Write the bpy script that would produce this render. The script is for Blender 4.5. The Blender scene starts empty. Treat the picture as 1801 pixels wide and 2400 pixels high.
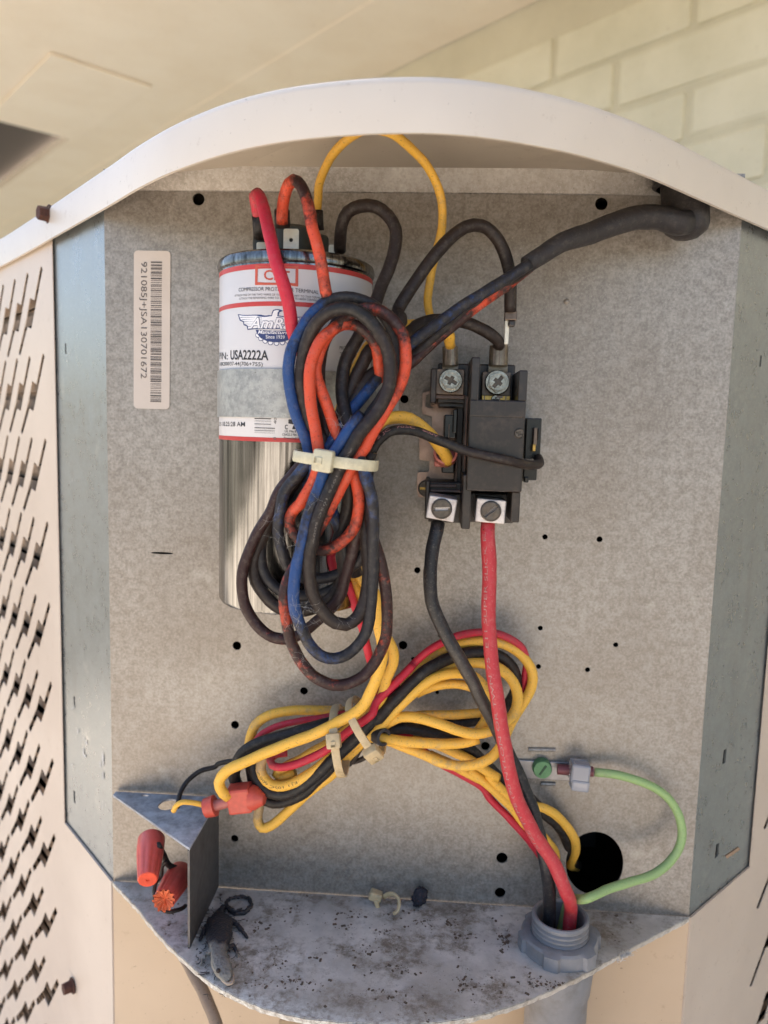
import bpy, bmesh, math, random
from mathutils import Vector, Matrix, noise
from mathutils.geometry import delaunay_2d_cdt
random.seed(7)
PI = math.pi
scn = bpy.context.scene
COL = scn.collection

# ------------------------------------------------------------------ camera
def _norm(v): return v / v.length
_s = 1801 / 1660
v1 = _norm(Vector((-390, 14600, 1660)))
v2 = Vector((28700, 954, -1660)); v2 -= v1 * v2.dot(v1); v2 = _norm(v2)
v3 = (-v1).cross(v2)
if v3.z < 0: v3 = -v3
AX = (v2, v3, -v1)                        # world X, Y, Z as seen by the camera (x right, y down, z forward)
FPX = 1801.0
CAM = Vector((0.0, -0.33, 0.75))          # the panel's face is the plane Y = 0, the ground Z = 0
ZO = 0.75
cam_d = bpy.data.cameras.new('camera')
cam_d.sensor_fit = 'HORIZONTAL'; cam_d.sensor_width = 36; cam_d.lens = 36
cam_d.clip_start = 0.01; cam_d.clip_end = 300
cam_d.dof.use_dof = True; cam_d.dof.focus_distance = 0.285; cam_d.dof.aperture_fstop = 16
cam = bpy.data.objects.new('camera', cam_d); COL.objects.link(cam)
rt = [a.x for a in AX]; dn = [a.y for a in AX]; fw = [a.z for a in AX]
M = Matrix(((rt[0], -dn[0], -fw[0], CAM.x), (rt[1], -dn[1], -fw[1], CAM.y), (rt[2], -dn[2], -fw[2], CAM.z), (0, 0, 0, 1)))
cam.matrix_world = M
scn.camera = cam

# ------------------------------------------------------------------ sky, sun, exposure
SUN_EL, SUN_AZ = math.radians(58), math.radians(-6)      # azimuth from +Y towards +X
world = bpy.data.worlds.new('World'); scn.world = world; world.use_nodes = True
wn = world.node_tree; wn.nodes.clear()
sky = wn.nodes.new('ShaderNodeTexSky'); sky.sky_type = 'NISHITA'; sky.sun_disc = False
sky.sun_elevation = SUN_EL; sky.sun_rotation = SUN_AZ; sky.dust_density = 2.5; sky.air_density = 1.0
bg = wn.nodes.new('ShaderNodeBackground'); bg.inputs[1].default_value = 0.11
wo = wn.nodes.new('ShaderNodeOutputWorld')
wn.links.new(sky.outputs[0], bg.inputs[0]); wn.links.new(bg.outputs[0], wo.inputs[0])
sun_d = bpy.data.lights.new('sun', 'SUN'); sun_d.energy = 4.6; sun_d.angle = math.radians(0.5); sun_d.color = (1, .92, .80)
sun = bpy.data.objects.new('sun', sun_d); COL.objects.link(sun)
sdir = Vector((math.sin(SUN_AZ) * math.cos(SUN_EL), math.cos(SUN_AZ) * math.cos(SUN_EL), math.sin(SUN_EL)))
sun.rotation_euler = sdir.to_track_quat('Z', 'Y').to_euler(); sun.location = (0, 0, 5)
scn.view_settings.view_transform = 'Standard'; scn.view_settings.look = 'None'
scn.view_settings.exposure = 1.78; scn.view_settings.gamma = 1
scn.cycles.use_denoising = True
scn.cycles.max_bounces = 8; scn.cycles.diffuse_bounces = 5; scn.cycles.glossy_bounces = 4
scn.cycles.sample_clamp_indirect = 8
scn.cycles.caustics_reflective = False; scn.cycles.caustics_refractive = False

# ------------------------------------------------------------------ measured positions
FR = {'S': (0, 0, 1), 'D': (0, 0, _s), 'A': (640, 680, .21687), 'B': (640, 1000, .18072), 'C': (540, 1180, .24096),
      'E': (500, 1620, .25301), 'F': (980, 800, .20792), 'G': (880, 1450, .25301), 'H': (560, 380, .24096),
      'I': (850, 1400, .36145), 'J': (1100, 1700, .42169), 'K': (250, 1750, .3012), 'L': (900, 500, .36145),
      'M': (480, 400, .36145), 'N': (480, 900, .36145), 'P': (900, 800, .36145), 'Q': (900, 0, .54217), 'R': (480, 560, .24096)}
def ray(fr, x, y):
    ox, oy, k = FR[fr]; c = Vector((ox + x * k - 900.5, oy + y * k - 1200, FPX))
    return Vector((AX[0].dot(c), AX[1].dot(c), AX[2].dot(c)))
def at(fr, x, y, d=0.0):                   # the point d metres in front of the back panel
    r = ray(fr, x, y); return CAM + r * ((-d - CAM.y) / r.y)
def atz(fr, x, y, z):                      # the point on the horizontal plane z
    r = ray(fr, x, y); return CAM + r * ((z - CAM.z) / r.z)
def pxm(d): return (0.33 - d) / FPX        # metres per source pixel at that depth

# ------------------------------------------------------------------ materials
def srgb(r, g, b):
    f = lambda c: (c / 255 / 12.92) if c <= 10 else ((c / 255 + .055) / 1.055) ** 2.4
    return (f(r), f(g), f(b), 1)
class NT:
    def __init__(s, name):
        s.m = bpy.data.materials.new(name); s.m.use_nodes = True; s.t = s.m.node_tree
        s.b = s.t.nodes['Principled BSDF']; s.tc = s.n('ShaderNodeTexCoord').outputs['Object']
    def n(s, k): return s.t.nodes.new(k)
    def l(s, a, b): s.t.links.new(a, b)
    def geo(s):                                            # world position: the same grain on every piece
        return s.n('ShaderNodeNewGeometry').outputs['Position']
    def noise(s, scale, detail=3, rough=.55, vec=None, stretch=None):
        n = s.n('ShaderNodeTexNoise'); n.inputs['Scale'].default_value = scale
        n.inputs['Detail'].default_value = detail; n.inputs['Roughness'].default_value = rough
        v = vec or s.geo()
        if stretch:
            mp = s.n('ShaderNodeMapping'); mp.inputs['Scale'].default_value = stretch; s.l(v, mp.inputs[0]); v = mp.outputs[0]
        s.l(v, n.inputs['Vector']); return n.outputs['Fac']
    def ramp(s, fac, stops):
        r = s.n('ShaderNodeValToRGB'); e = r.color_ramp.elements
        while len(e) < len(stops): e.new(.5)
        for i, (p, c) in enumerate(stops):
            e[i].position = p; e[i].color = c if len(c) == 4 else (*c, 1)
        s.l(fac, r.inputs[0]); return r.outputs[0]
    def grey(s, fac, a, b, va=0, vb=1):
        return s.ramp(fac, [(a, (va,) * 3), (b, (vb,) * 3)])
    def mix(s, fac, a, b, mode='MIX'):
        m = s.n('ShaderNodeMix'); m.data_type = 'RGBA'; m.blend_type = mode
        for sock, v in ((m.inputs[0], fac), (m.inputs[6], a), (m.inputs[7], b)):
            if hasattr(v, 'node'): s.l(v, sock)
            else: sock.default_value = v
        return m.outputs[2]
    def math(s, op, a, b=0.0, clamp=False):
        m = s.n('ShaderNodeMath'); m.operation = op; m.use_clamp = clamp
        for sock, v in ((m.inputs[0], a), (m.inputs[1], b)):
            if hasattr(v, 'node'): s.l(v, sock)
            else: sock.default_value = v
        return m.outputs[0]
    def bump(s, fac, strength, dist):
        b = s.n('ShaderNodeBump'); b.inputs['Strength'].default_value = strength; b.inputs['Distance'].default_value = dist
        s.l(fac, b.inputs['Height']); s.l(b.outputs[0], s.b.inputs['Normal']); return b
    def set(s, **k):
        for a, v in k.items():
            i = s.b.inputs[a.replace('_', ' ')]
            if hasattr(v, 'node'): s.l(v, i)
            else: i.default_value = v
        return s.m

def simple(name, col, rough=.5, metal=0.0, var=.25, scale=250, bump=.00004, dirt=None, dirt_amt=.5):
    t = NT(name); n = t.noise(scale, 4)
    dark = tuple(c * (1 - var) for c in col[:3]) + (1,)
    c = t.mix(t.grey(n, .35, .68), dark, col)
    if dirt:
        c = t.mix(t.math('MULTIPLY', t.grey(t.noise(scale * .35, 6, .7), .5, .68), dirt_amt), c, dirt)
    t.bump(n, .5, bump)
    return t.set(Base_Color=c, Roughness=rough, Metallic=metal)

def galvanized(name, c0, c1, rough, metal, sc=620, dirt=.35, dirtcol=srgb(108, 92, 74), bs=.6):
    t = NT(name)
    n = t.noise(sc, 3, .6); n2 = t.noise(sc * .33, 2, .5); big = t.noise(11, 4, .6); w = t.noise(45, 5, .7)
    f = t.math('ADD', t.math('MULTIPLY', n, .6), t.math('MULTIPLY', n2, .4))
    c = t.mix(t.grey(f, .40, .60), c0, c1)
    c = t.mix(t.math('MULTIPLY', t.grey(big, .42, .65), dirt), c, dirtcol)
    c = t.mix(t.math('MULTIPLY', t.grey(w, .60, .74), .30), c, srgb(205, 200, 190))
    c = t.mix(t.math('MULTIPLY', t.grey(t.noise(900, 2, .5), .70, .76), .55), c, srgb(60, 50, 42))
    c = t.mix(t.math('MULTIPLY', t.grey(t.noise(1700, 2, .5), .62, .68), .22), c, srgb(226, 220, 210))
    c = t.mix(t.math('MULTIPLY', t.grey(t.noise(60, 5, .7, stretch=(1, 1, .12)), .56, .70), .28), c, srgb(116, 108, 100))
    t.bump(f, bs, .00022)
    return t.set(Base_Color=c, Roughness=t.grey(f, .3, .7, rough - .08, rough + .12), Metallic=metal)

G_PANEL = galvanized('galvanised steel', srgb(132, 125, 117), srgb(164, 157, 149), .44, .45, sc=820, dirt=.35, bs=.45)
G_FLANGE = galvanized('galvanised steel smooth', srgb(136, 138, 138), srgb(150, 153, 153), .30, .65, sc=300, dirt=.15, dirtcol=srgb(110, 112, 108), bs=.2)
G_BRACKET = galvanized('weathered zinc', srgb(140, 142, 146), srgb(196, 199, 204), .55, .1, sc=260, dirt=.5, dirtcol=srgb(112, 108, 106))
G_STRAP = galvanized('strap steel', srgb(150, 149, 146), srgb(180, 178, 172), .45, .6, sc=500, dirt=.1, bs=.15)

def shelf_mat():
    t = NT('dusty grey painted shelf')
    base = t.mix(t.grey(t.noise(60, 5, .65), .35, .65), srgb(186, 178, 169), srgb(216, 207, 197))
    grime = t.math('MULTIPLY', t.grey(t.noise(42, 7, .75), .45, .56), t.grey(t.noise(330, 8, .85), .36, .54), True)
    c = t.mix(t.math('MULTIPLY', grime, .85), base, srgb(104, 88, 68))
    c = t.mix(t.math('MULTIPLY', t.grey(t.noise(19, 4, .6), .46, .60), .45), c, srgb(128, 116, 100))
    spk = t.grey(t.noise(620, 6, .75), .63, .72)
    c = t.mix(t.math('MULTIPLY', spk, .8), c, srgb(66, 58, 52))
    wht = t.grey(t.noise(700, 5, .8), .60, .68)
    # crust along the front edge, where the paint has gone: by distance from the panel centre
    sx = t.n('ShaderNodeSeparateXYZ'); t.l(t.geo(), sx.inputs[0])
    dx = t.math('MULTIPLY', t.math('ADD', sx.outputs[0], .0105), 1.0)
    d2 = t.math('ADD', t.math('MULTIPLY', dx, dx), t.math('POWER', t.math('ADD', sx.outputs[1], -.0745), 2))
    rim = t.grey(t.math('ADD', t.math('SQRT', d2), t.math('MULTIPLY', t.math('SUBTRACT', t.noise(70, 5, .7), .5), .014)), .143, .150)
    crust = t.math('MULTIPLY', rim, t.grey(t.noise(450, 6, .8), .40, .58), True)
    c = t.mix(t.math('MULTIPLY', rim, .65), c, srgb(150, 138, 126))
    c = t.mix(crust, c, srgb(214, 210, 202))
    c = t.mix(t.math('MULTIPLY', wht, .35), c, srgb(215, 215, 214))
    t.bump(t.noise(500, 7, .75), .8, .0003)
    return t.set(Base_Color=c, Roughness=.55)
SHELF = shelf_mat()

def paint(name, a, b, rough=.42, rust=.0):
    t = NT(name)
    c = t.mix(t.grey(t.noise(9, 4, .6), .35, .65), a, b)
    c = t.mix(t.math('MULTIPLY', t.grey(t.noise(160, 7, .75), .60, .72), .35), c, srgb(140, 112, 84))
    c = t.mix(t.math('MULTIPLY', t.grey(t.noise(700, 2, .5), .73, .77), .6), c, srgb(70, 52, 40))
    t.bump(t.noise(900, 2, .5), .25, .00008)
    return t.set(Base_Color=c, Roughness=rough)
BEIGE = paint('cream powder coat', srgb(190, 172, 156), srgb(202, 185, 169))
BEIGE_LID = paint('pale powder coat', srgb(203, 191, 177), srgb(213, 202, 188), .38)
BEIGE_LOW = paint('tan powder coat', srgb(186, 160, 132), srgb(198, 172, 144), .45)
BRICK = paint('painted brick', srgb(218, 213, 190), srgb(232, 227, 206), .7)
BRICKJ = paint('painted mortar', srgb(208, 202, 180), srgb(218, 212, 190), .8)
SOFFIT = paint('painted soffit board', srgb(242, 230, 212), srgb(247, 237, 221), .6)
SCREEN = simple('grey insect screen', srgb(92, 84, 80), .8, scale=400)
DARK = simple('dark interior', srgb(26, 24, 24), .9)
COIL = simple('coil fins', srgb(170, 144, 122), .55, .1, .5, 180)
FINS = simple('fin edges', srgb(128, 108, 92), .5, .5, .4, 180)
RUST = simple('rusty bolt', srgb(92, 56, 44), .8, .2, .5, 900, .0003, srgb(50, 32, 26))
BLACKP = simple('black moulded plastic', srgb(42, 34, 30), .30, 0, .2, 500, .00003, srgb(88, 72, 62), .35)
BLACKP2 = simple('black bakelite', srgb(50, 40, 35), .40, 0, .2, 500, .00003, srgb(90, 76, 66), .4)
REDP = simple('red vinyl insulation', srgb(206, 84, 66), .45, 0, .2, 400)
PINKP = simple('dusty pink vinyl', srgb(190, 110, 98), .5, 0, .2, 400)
ZINC = simple('zinc plated screw', srgb(168, 162, 152), .25, .9, .45, 900, .0001, srgb(90, 78, 66), .4)
BRASS = simple('tinned brass', srgb(196, 158, 86), .35, .8, .3, 600)
STEELB = simple('brown steel', srgb(120, 104, 92), .4, .6, .35, 500, .0001, srgb(80, 64, 54), .6)
LUG = simple('aluminium lug', srgb(222, 212, 206), .5, .35, .15, 700, .0002, srgb(150, 130, 118), .5)
SCREWD = simple('dark oxide screw', srgb(100, 92, 84), .45, .6, .4, 700, .0001, srgb(120, 100, 80))
CRIMP = simple('crimped tinned copper', srgb(140, 128, 112), .4, .7, .4, 300, .0001, srgb(96, 78, 60), .6)
TAB = simple('tinned terminal', srgb(226, 220, 204), .45, .25, .15, 600)
CUP = simple('black terminal cup', srgb(54, 56, 52), .5)
PAPER = simple('white label paper', srgb(204, 200, 200), .42, 0, .04, 60, .00001)
STICK = simple('aged sticker paper', srgb(200, 186, 174), .5, 0, .05, 90, .00001, srgb(176, 160, 144), .25)
INK = simple('black ink', srgb(40, 38, 42), .5, 0, .2)
INKG = simple('grey ink', srgb(92, 84, 80), .5, 0, .2)
REDINK = simple('red ink', srgb(186, 58, 54), .42, 0, .1)
BROWNINK = simple('brick red ink', srgb(188, 82, 60), .42, 0, .1)
BLUEINK = simple('blue ink', srgb(44, 56, 104), .42, 0, .1)
WHITEINK = simple('white ink', srgb(224, 222, 224), .42, 0, .05)
TIE = simple('aged nylon', srgb(206, 196, 166), .4, 0, .15, 500, .00003, srgb(120, 104, 80), .35)
TIE2 = simple('yellowed nylon', srgb(200, 176, 136), .45, 0, .15, 500, .00003, srgb(120, 98, 70), .4)
NUTR = simple('red wire nut plastic', srgb(216, 84, 72), .42, 0, .15, 300)
NUTO = simple('faded orange plastic', srgb(228, 108, 62), .6, 0, .4, 600, .0003)
GREYP = simple('grey pvc', srgb(132, 130, 132), .5, 0, .12, 300, .00003, srgb(104, 98, 92), .5)
GREENS = simple('green screw', srgb(94, 138, 96), .5, .2, .2, 500)
COPPER = simple('bare copper strands', srgb(150, 96, 72), .4, .8, .4, 900)
PRINTW = simple('pale cable print', srgb(200, 140, 136), .6, 0, .5, 2500)
PRINTD = simple('worn cable print', srgb(128, 118, 110), .6, 0, .6, 2500)
PRINTK = simple('dark cable print', srgb(96, 72, 36), .6, 0, .5, 2500)

def can_mat():
    t = NT('streaked aluminium can')
    n = t.noise(800, 5, .7, stretch=(1, 1, .02)); n2 = t.noise(160, 3, .6, stretch=(1, 1, .05))
    f = t.math('ADD', t.math('MULTIPLY', n, .6), t.math('MULTIPLY', n2, .4))
    c = t.mix(t.grey(f, .38, .62), srgb(64, 62, 60), srgb(152, 150, 147))  # dark and pale streaks in the colour stand in for reflections
    t.bump(f, .5, .0002)
    return t.set(Base_Color=c, Roughness=t.grey(t.noise(90, 3), .3, .7, .12, .26), Metallic=1.0)
CAN = can_mat()
def clear_mat():
    t = NT('clear nylon shroud'); return t.set(Base_Color=srgb(240, 240, 248), Roughness=.18, Transmission_Weight=.7, IOR=1.45)
CLEAR = clear_mat()

def pvc(name, col, soil, speck=srgb(60, 50, 44), rough=.48, dust=srgb(150, 140, 128), dustamt=.25):
    t = NT(name)
    a = t.n('ShaderNodeAttribute'); a.attribute_name = 'soil'
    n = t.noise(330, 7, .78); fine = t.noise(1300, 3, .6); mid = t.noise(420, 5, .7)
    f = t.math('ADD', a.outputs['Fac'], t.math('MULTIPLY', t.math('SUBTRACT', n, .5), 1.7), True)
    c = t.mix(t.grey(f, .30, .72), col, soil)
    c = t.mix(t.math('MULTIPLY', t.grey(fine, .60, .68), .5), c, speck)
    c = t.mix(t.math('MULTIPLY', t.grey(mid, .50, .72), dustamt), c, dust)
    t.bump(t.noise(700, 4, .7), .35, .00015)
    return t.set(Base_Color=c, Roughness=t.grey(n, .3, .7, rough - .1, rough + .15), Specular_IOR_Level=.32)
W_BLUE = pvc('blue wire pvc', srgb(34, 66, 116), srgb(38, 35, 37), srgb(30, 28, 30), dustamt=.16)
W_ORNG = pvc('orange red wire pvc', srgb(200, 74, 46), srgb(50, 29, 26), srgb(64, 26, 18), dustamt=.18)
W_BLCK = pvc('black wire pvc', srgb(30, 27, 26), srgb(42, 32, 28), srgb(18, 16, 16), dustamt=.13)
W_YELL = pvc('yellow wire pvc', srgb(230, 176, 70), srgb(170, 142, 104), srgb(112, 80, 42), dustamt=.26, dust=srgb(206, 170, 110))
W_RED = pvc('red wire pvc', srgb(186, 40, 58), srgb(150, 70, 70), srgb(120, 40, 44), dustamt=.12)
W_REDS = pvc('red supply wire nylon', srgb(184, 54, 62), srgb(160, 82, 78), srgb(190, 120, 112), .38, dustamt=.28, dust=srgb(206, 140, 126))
W_BLKS = pvc('black supply wire nylon', srgb(34, 34, 38), srgb(60, 54, 50), srgb(100, 92, 88), .35, dustamt=.15)
W_GREEN = pvc('green wire pvc', srgb(146, 172, 112), srgb(150, 156, 116), srgb(96, 120, 80), dustamt=.2)
W_SLEEVE = pvc('rubber sleeve', srgb(44, 41, 42), srgb(52, 47, 46), srgb(70, 64, 62), .5, dustamt=.12)

# ------------------------------------------------------------------ object helpers
def tag(o, label=None, cat=None, group=None, kind=None):
    if label: o['label'] = label
    if cat: o['category'] = cat
    if group: o['group'] = group
    if kind: o['kind'] = kind
    return o
def empty(name, loc, label, cat, group=None, kind=None):
    o = bpy.data.objects.new(name, None); COL.objects.link(o); o.location = loc; o.empty_display_size = .01
    return tag(o, label, cat, group, kind)
def link(name, me, mat, parent=None):
    if mat is not None and not me.materials: me.materials.append(mat)
    o = bpy.data.objects.new(name, me); COL.objects.link(o)
    if parent:
        o.parent = parent
        w = Vector(parent.location); pp = parent.parent
        while pp: w += Vector(pp.location); pp = pp.parent
        o.location = -w if parent.type == 'EMPTY' or w.length else (0, 0, 0)
    return o
def mesh(name, vs, fs, mat, parent=None, smooth=False, obj=True):
    me = bpy.data.meshes.new(name); me.from_pydata([tuple(v) for v in vs], [], fs); me.update()
    bm = bmesh.new(); bm.from_mesh(me); bmesh.ops.recalc_face_normals(bm, faces=bm.faces); bm.to_mesh(me); bm.free()
    if smooth: me.polygons.foreach_set('use_smooth', [True] * len(me.polygons))
    return link(name, me, mat, parent) if obj else me
def bm_obj(name, bm, mat, parent=None, smooth=False, angle=None):
    me = bpy.data.meshes.new(name); bmesh.ops.recalc_face_normals(bm, faces=bm.faces); bm.to_mesh(me); bm.free()
    if smooth: me.polygons.foreach_set('use_smooth', [True] * len(me.polygons))
    if angle: me.polygons.foreach_set('use_smooth', [True] * len(me.polygons)); me.set_sharp_from_angle(angle=math.radians(angle))
    return link(name, me, mat, parent)
def recenter(o):                          # put a single-mesh thing's origin at its own middle
    me = o.data; c = sum((v.co for v in me.vertices), Vector()) / len(me.vertices)
    me.transform(Matrix.Translation(-c)); o.location = o.location + c; return o

def add_box(bm, c, size, rot=None, bev=0.0):
    r = bmesh.ops.create_cube(bm, size=1); vs = r['verts']
    for v in vs: v.co = Vector((v.co.x * size[0], v.co.y * size[1], v.co.z * size[2]))
    if bev:
        es = list({e for v in vs for e in v.link_edges})
        b = bmesh.ops.bevel(bm, geom=es, offset=min(bev, min(size) * .45), segments=2, affect='EDGES', profile=.5)
        vs = list({v for f in b['faces'] for v in f.verts} | {v for v in vs if v.is_valid})
    m = Matrix.Translation(c) @ (rot.to_4x4() if rot else Matrix())
    bmesh.ops.transform(bm, matrix=m, verts=vs); return vs
def fbox(bm, fr, cx, cy, w, h, d0, d1, bev=.0004, roty=0.0):   # a block facing the panel's front, sized in photo pixels
    k = FR[fr][2] * pxm(d1); c = at(fr, cx, cy, d1)
    add_box(bm, Vector((c.x, -(d0 + d1) / 2, c.z)), (w * k, d1 - d0, h * k), Matrix.Rotation(roty, 3, 'Y') if roty else None, bev)
def add_cyl(bm, p0, p1, r0, r1=None, seg=24, cap=True):
    r1 = r0 if r1 is None else r1; d = p1 - p0
    m = Matrix.Translation((p0 + p1) / 2) @ d.to_track_quat('Z', 'Y').to_matrix().to_4x4()
    bmesh.ops.create_cone(bm, cap_ends=cap, segments=seg, radius1=r0, radius2=r1, depth=d.length, matrix=m)
def lathe(bm, prof, m=Matrix(), seg=48, close=False):          # prof: (r, h)
    rings = []
    for r, h in prof:
        rings.append([bm.verts.new(m @ Vector((r * math.cos(2 * PI * i / seg), r * math.sin(2 * PI * i / seg), h))) for i in range(seg)] if r > 1e-7 else [bm.verts.new(m @ Vector((0, 0, h)))])
    for a, b in zip(rings, rings[1:] + ([rings[0]] if close else [])):
        for i in range(seg):
            j = (i + 1) % seg
            if len(a) == 1 and len(b) == 1: continue
            if len(a) == 1: bm.faces.new((a[0], b[i], b[j]))
            elif len(b) == 1: bm.faces.new((a[i], a[j], b[0]))
            else: bm.faces.new((a[i], a[j], b[j], b[i]))

def inside(p, poly):
    x, y = p; c = False; n = len(poly); j = n - 1
    for i in range(n):
        xi, yi = poly[i]; xj, yj = poly[j]
        if (yi > y) != (yj > y) and x < (xj - xi) * (y - yi) / (yj - yi) + xi: c = not c
        j = i
    return c
def fill2d(outer, holes=(), step=None):
    vs, es = [], []
    for lp in [outer] + list(holes):
        b = len(vs); vs += [Vector(p) for p in lp]; es += [(b + i, b + (i + 1) % len(lp)) for i in range(len(lp))]
    if step:
        x0, x1 = min(p[0] for p in outer), max(p[0] for p in outer); y0, y1 = min(p[1] for p in outer), max(p[1] for p in outer)
        for i in range(int((x1 - x0) / step) + 1):
            for j in range(int((y1 - y0) / step) + 1):
                p = (x0 + (i + .5) * step, y0 + (j + .5) * step)
                if inside(p, outer) and not any(inside(p, h) for h in holes): vs.append(Vector(p))
    r = delaunay_2d_cdt(vs, es, [], 0, 1e-7)
    V = [tuple(v) for v in r[0]]; T = []
    bb = [(min(p[0] for p in h), max(p[0] for p in h), min(p[1] for p in h), max(p[1] for p in h), h) for h in holes]
    for f in r[2]:
        c = (sum(V[i][0] for i in f) / 3, sum(V[i][1] for i in f) / 3)
        if not inside(c, outer): continue
        if any(a <= c[0] <= b and e <= c[1] <= g and inside(c, h) for a, b, e, g, h in bb): continue
        T.append(tuple(f))
    return V, T
def plate(name, outer, holes, th, mp, mat, parent=None, step=None):   # a sheet with cut holes; mp(u, v, w) -> point, w = 0 face, w = th behind
    V, T = fill2d(outer, holes, step); vs, fs, n = [], [], len(V)
    vs = [mp(u, v, 0) for u, v in V] + [mp(u, v, th) for u, v in V]
    fs = list(T) + [tuple(i + n for i in reversed(t)) for t in T]
    cnt = {}
    for t in T:
        for a, b in ((t[0], t[1]), (t[1], t[2]), (t[2], t[0])): cnt[(a, b)] = 1
    for a, b in list(cnt):
        if (b, a) not in cnt: fs.append((a, b, b + n, a + n))
    return mesh(name, vs, fs, mat, parent)
def disc(cx, cy, rx, ry=None, n=20):
    ry = ry or rx; return [(cx + rx * math.cos(2 * PI * i / n), cy + ry * math.sin(2 * PI * i / n)) for i in range(n)]
def rrect(x0, y0, x1, y1, r, n=5):
    P = []
    for cx, cy, a in ((x1 - r, y1 - r, 0), (x0 + r, y1 - r, 90), (x0 + r, y0 + r, 180), (x1 - r, y0 + r, 270)):
        P += [(cx + r * math.cos(math.radians(a + 90 * i / n)), cy + r * math.sin(math.radians(a + 90 * i / n))) for i in range(n + 1)]
    return P

# sweep of a round or oval section along a smooth curve
def catmull(P, step):
    P = [Vector(p) for p in P]; n = len(P); out = []
    if n == 2: 
        k = max(2, int((P[1] - P[0]).length / step)); return [P[0].lerp(P[1], i / k) for i in range(k + 1)]
    ext = [P[0] * 2 - P[1]] + P + [P[-1] * 2 - P[-2]]
    def xyz(v): return Vector(v[:3])
    for i in range(1, n):
        p0, p1, p2, p3 = ext[i - 1], ext[i], ext[i + 1], ext[i + 2]
        al = .5
        t0 = 0; t1 = t0 + max(1e-6, (xyz(p1) - xyz(p0)).length) ** al; t2 = t1 + max(1e-6, (xyz(p2) - xyz(p1)).length) ** al; t3 = t2 + max(1e-6, (xyz(p3) - xyz(p2)).length) ** al
        k = max(1, int((xyz(p2) - xyz(p1)).length / step))
        for j in range(k):
            t = t1 + (t2 - t1) * j / k
            A1 = p0 * ((t1 - t) / (t1 - t0)) + p1 * ((t - t0) / (t1 - t0)); A2 = p1 * ((t2 - t) / (t2 - t1)) + p2 * ((t - t1) / (t2 - t1)); A3 = p2 * ((t3 - t) / (t3 - t2)) + p3 * ((t - t2) / (t3 - t2))
            B1 = A1 * ((t2 - t) / (t2 - t0)) + A2 * ((t - t0) / (t2 - t0)); B2 = A2 * ((t3 - t) / (t3 - t1)) + A3 * ((t - t1) / (t3 - t1))
            out.append(B1 * ((t2 - t) / (t2 - t1)) + B2 * ((t - t1) / (t2 - t1)))
    out.append(P[-1]); return out
def frames(pts, up=Vector((0, -1, 0))):
    n = len(pts); T = [(pts[min(i + 1, n - 1)] - pts[max(i - 1, 0)]).normalized() for i in range(n)]
    N = []; u = up - T[0] * up.dot(T[0]); u = u.normalized() if u.length > 1e-4 else T[0].orthogonal().normalized()
    for i in range(n):
        u = u - T[i] * u.dot(T[i]); u.normalize(); N.append(u.copy())
    return T, N
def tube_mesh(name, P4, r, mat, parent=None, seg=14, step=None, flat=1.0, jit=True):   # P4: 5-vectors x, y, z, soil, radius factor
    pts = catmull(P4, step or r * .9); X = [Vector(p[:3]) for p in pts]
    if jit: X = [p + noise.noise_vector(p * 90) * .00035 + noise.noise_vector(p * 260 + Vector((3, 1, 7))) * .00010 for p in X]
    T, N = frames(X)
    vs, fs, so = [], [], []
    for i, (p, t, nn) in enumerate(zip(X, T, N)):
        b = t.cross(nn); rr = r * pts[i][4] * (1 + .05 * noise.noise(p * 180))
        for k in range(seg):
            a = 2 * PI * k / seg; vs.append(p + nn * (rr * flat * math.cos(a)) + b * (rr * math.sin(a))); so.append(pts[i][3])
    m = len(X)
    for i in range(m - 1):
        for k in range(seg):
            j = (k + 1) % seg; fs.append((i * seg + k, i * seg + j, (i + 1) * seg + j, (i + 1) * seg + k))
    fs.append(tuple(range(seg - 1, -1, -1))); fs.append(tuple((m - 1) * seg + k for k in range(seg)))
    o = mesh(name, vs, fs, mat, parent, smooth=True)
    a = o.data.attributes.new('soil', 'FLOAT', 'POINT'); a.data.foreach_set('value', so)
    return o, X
def path(spec):                            # 'A', (x, y, d[, soil[, rf]]), ... -> 5-vectors
    fr, out, s, rf = 'S', [], .3, 1.0
    for e in spec:
        if isinstance(e, str): fr = e; continue
        if isinstance(e, Vector): out.append(Vector((*e, s, rf))); continue
        if len(e) > 3: s = e[3]
        if len(e) > 4: rf = e[4]
        out.append(Vector((*at(fr, e[0], e[1], e[2]), s, rf)))
    return out
def wire(name, label, spec, r, mat, group=None, parent=None, cat='wire', **k):
    o, X = tube_mesh(name, path(spec), r, mat, parent, **k)
    if parent is None: recenter(o); tag(o, label, cat, group)
    o_path[name + label if label else name] = X
    return o, X
o_path = {}

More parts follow.
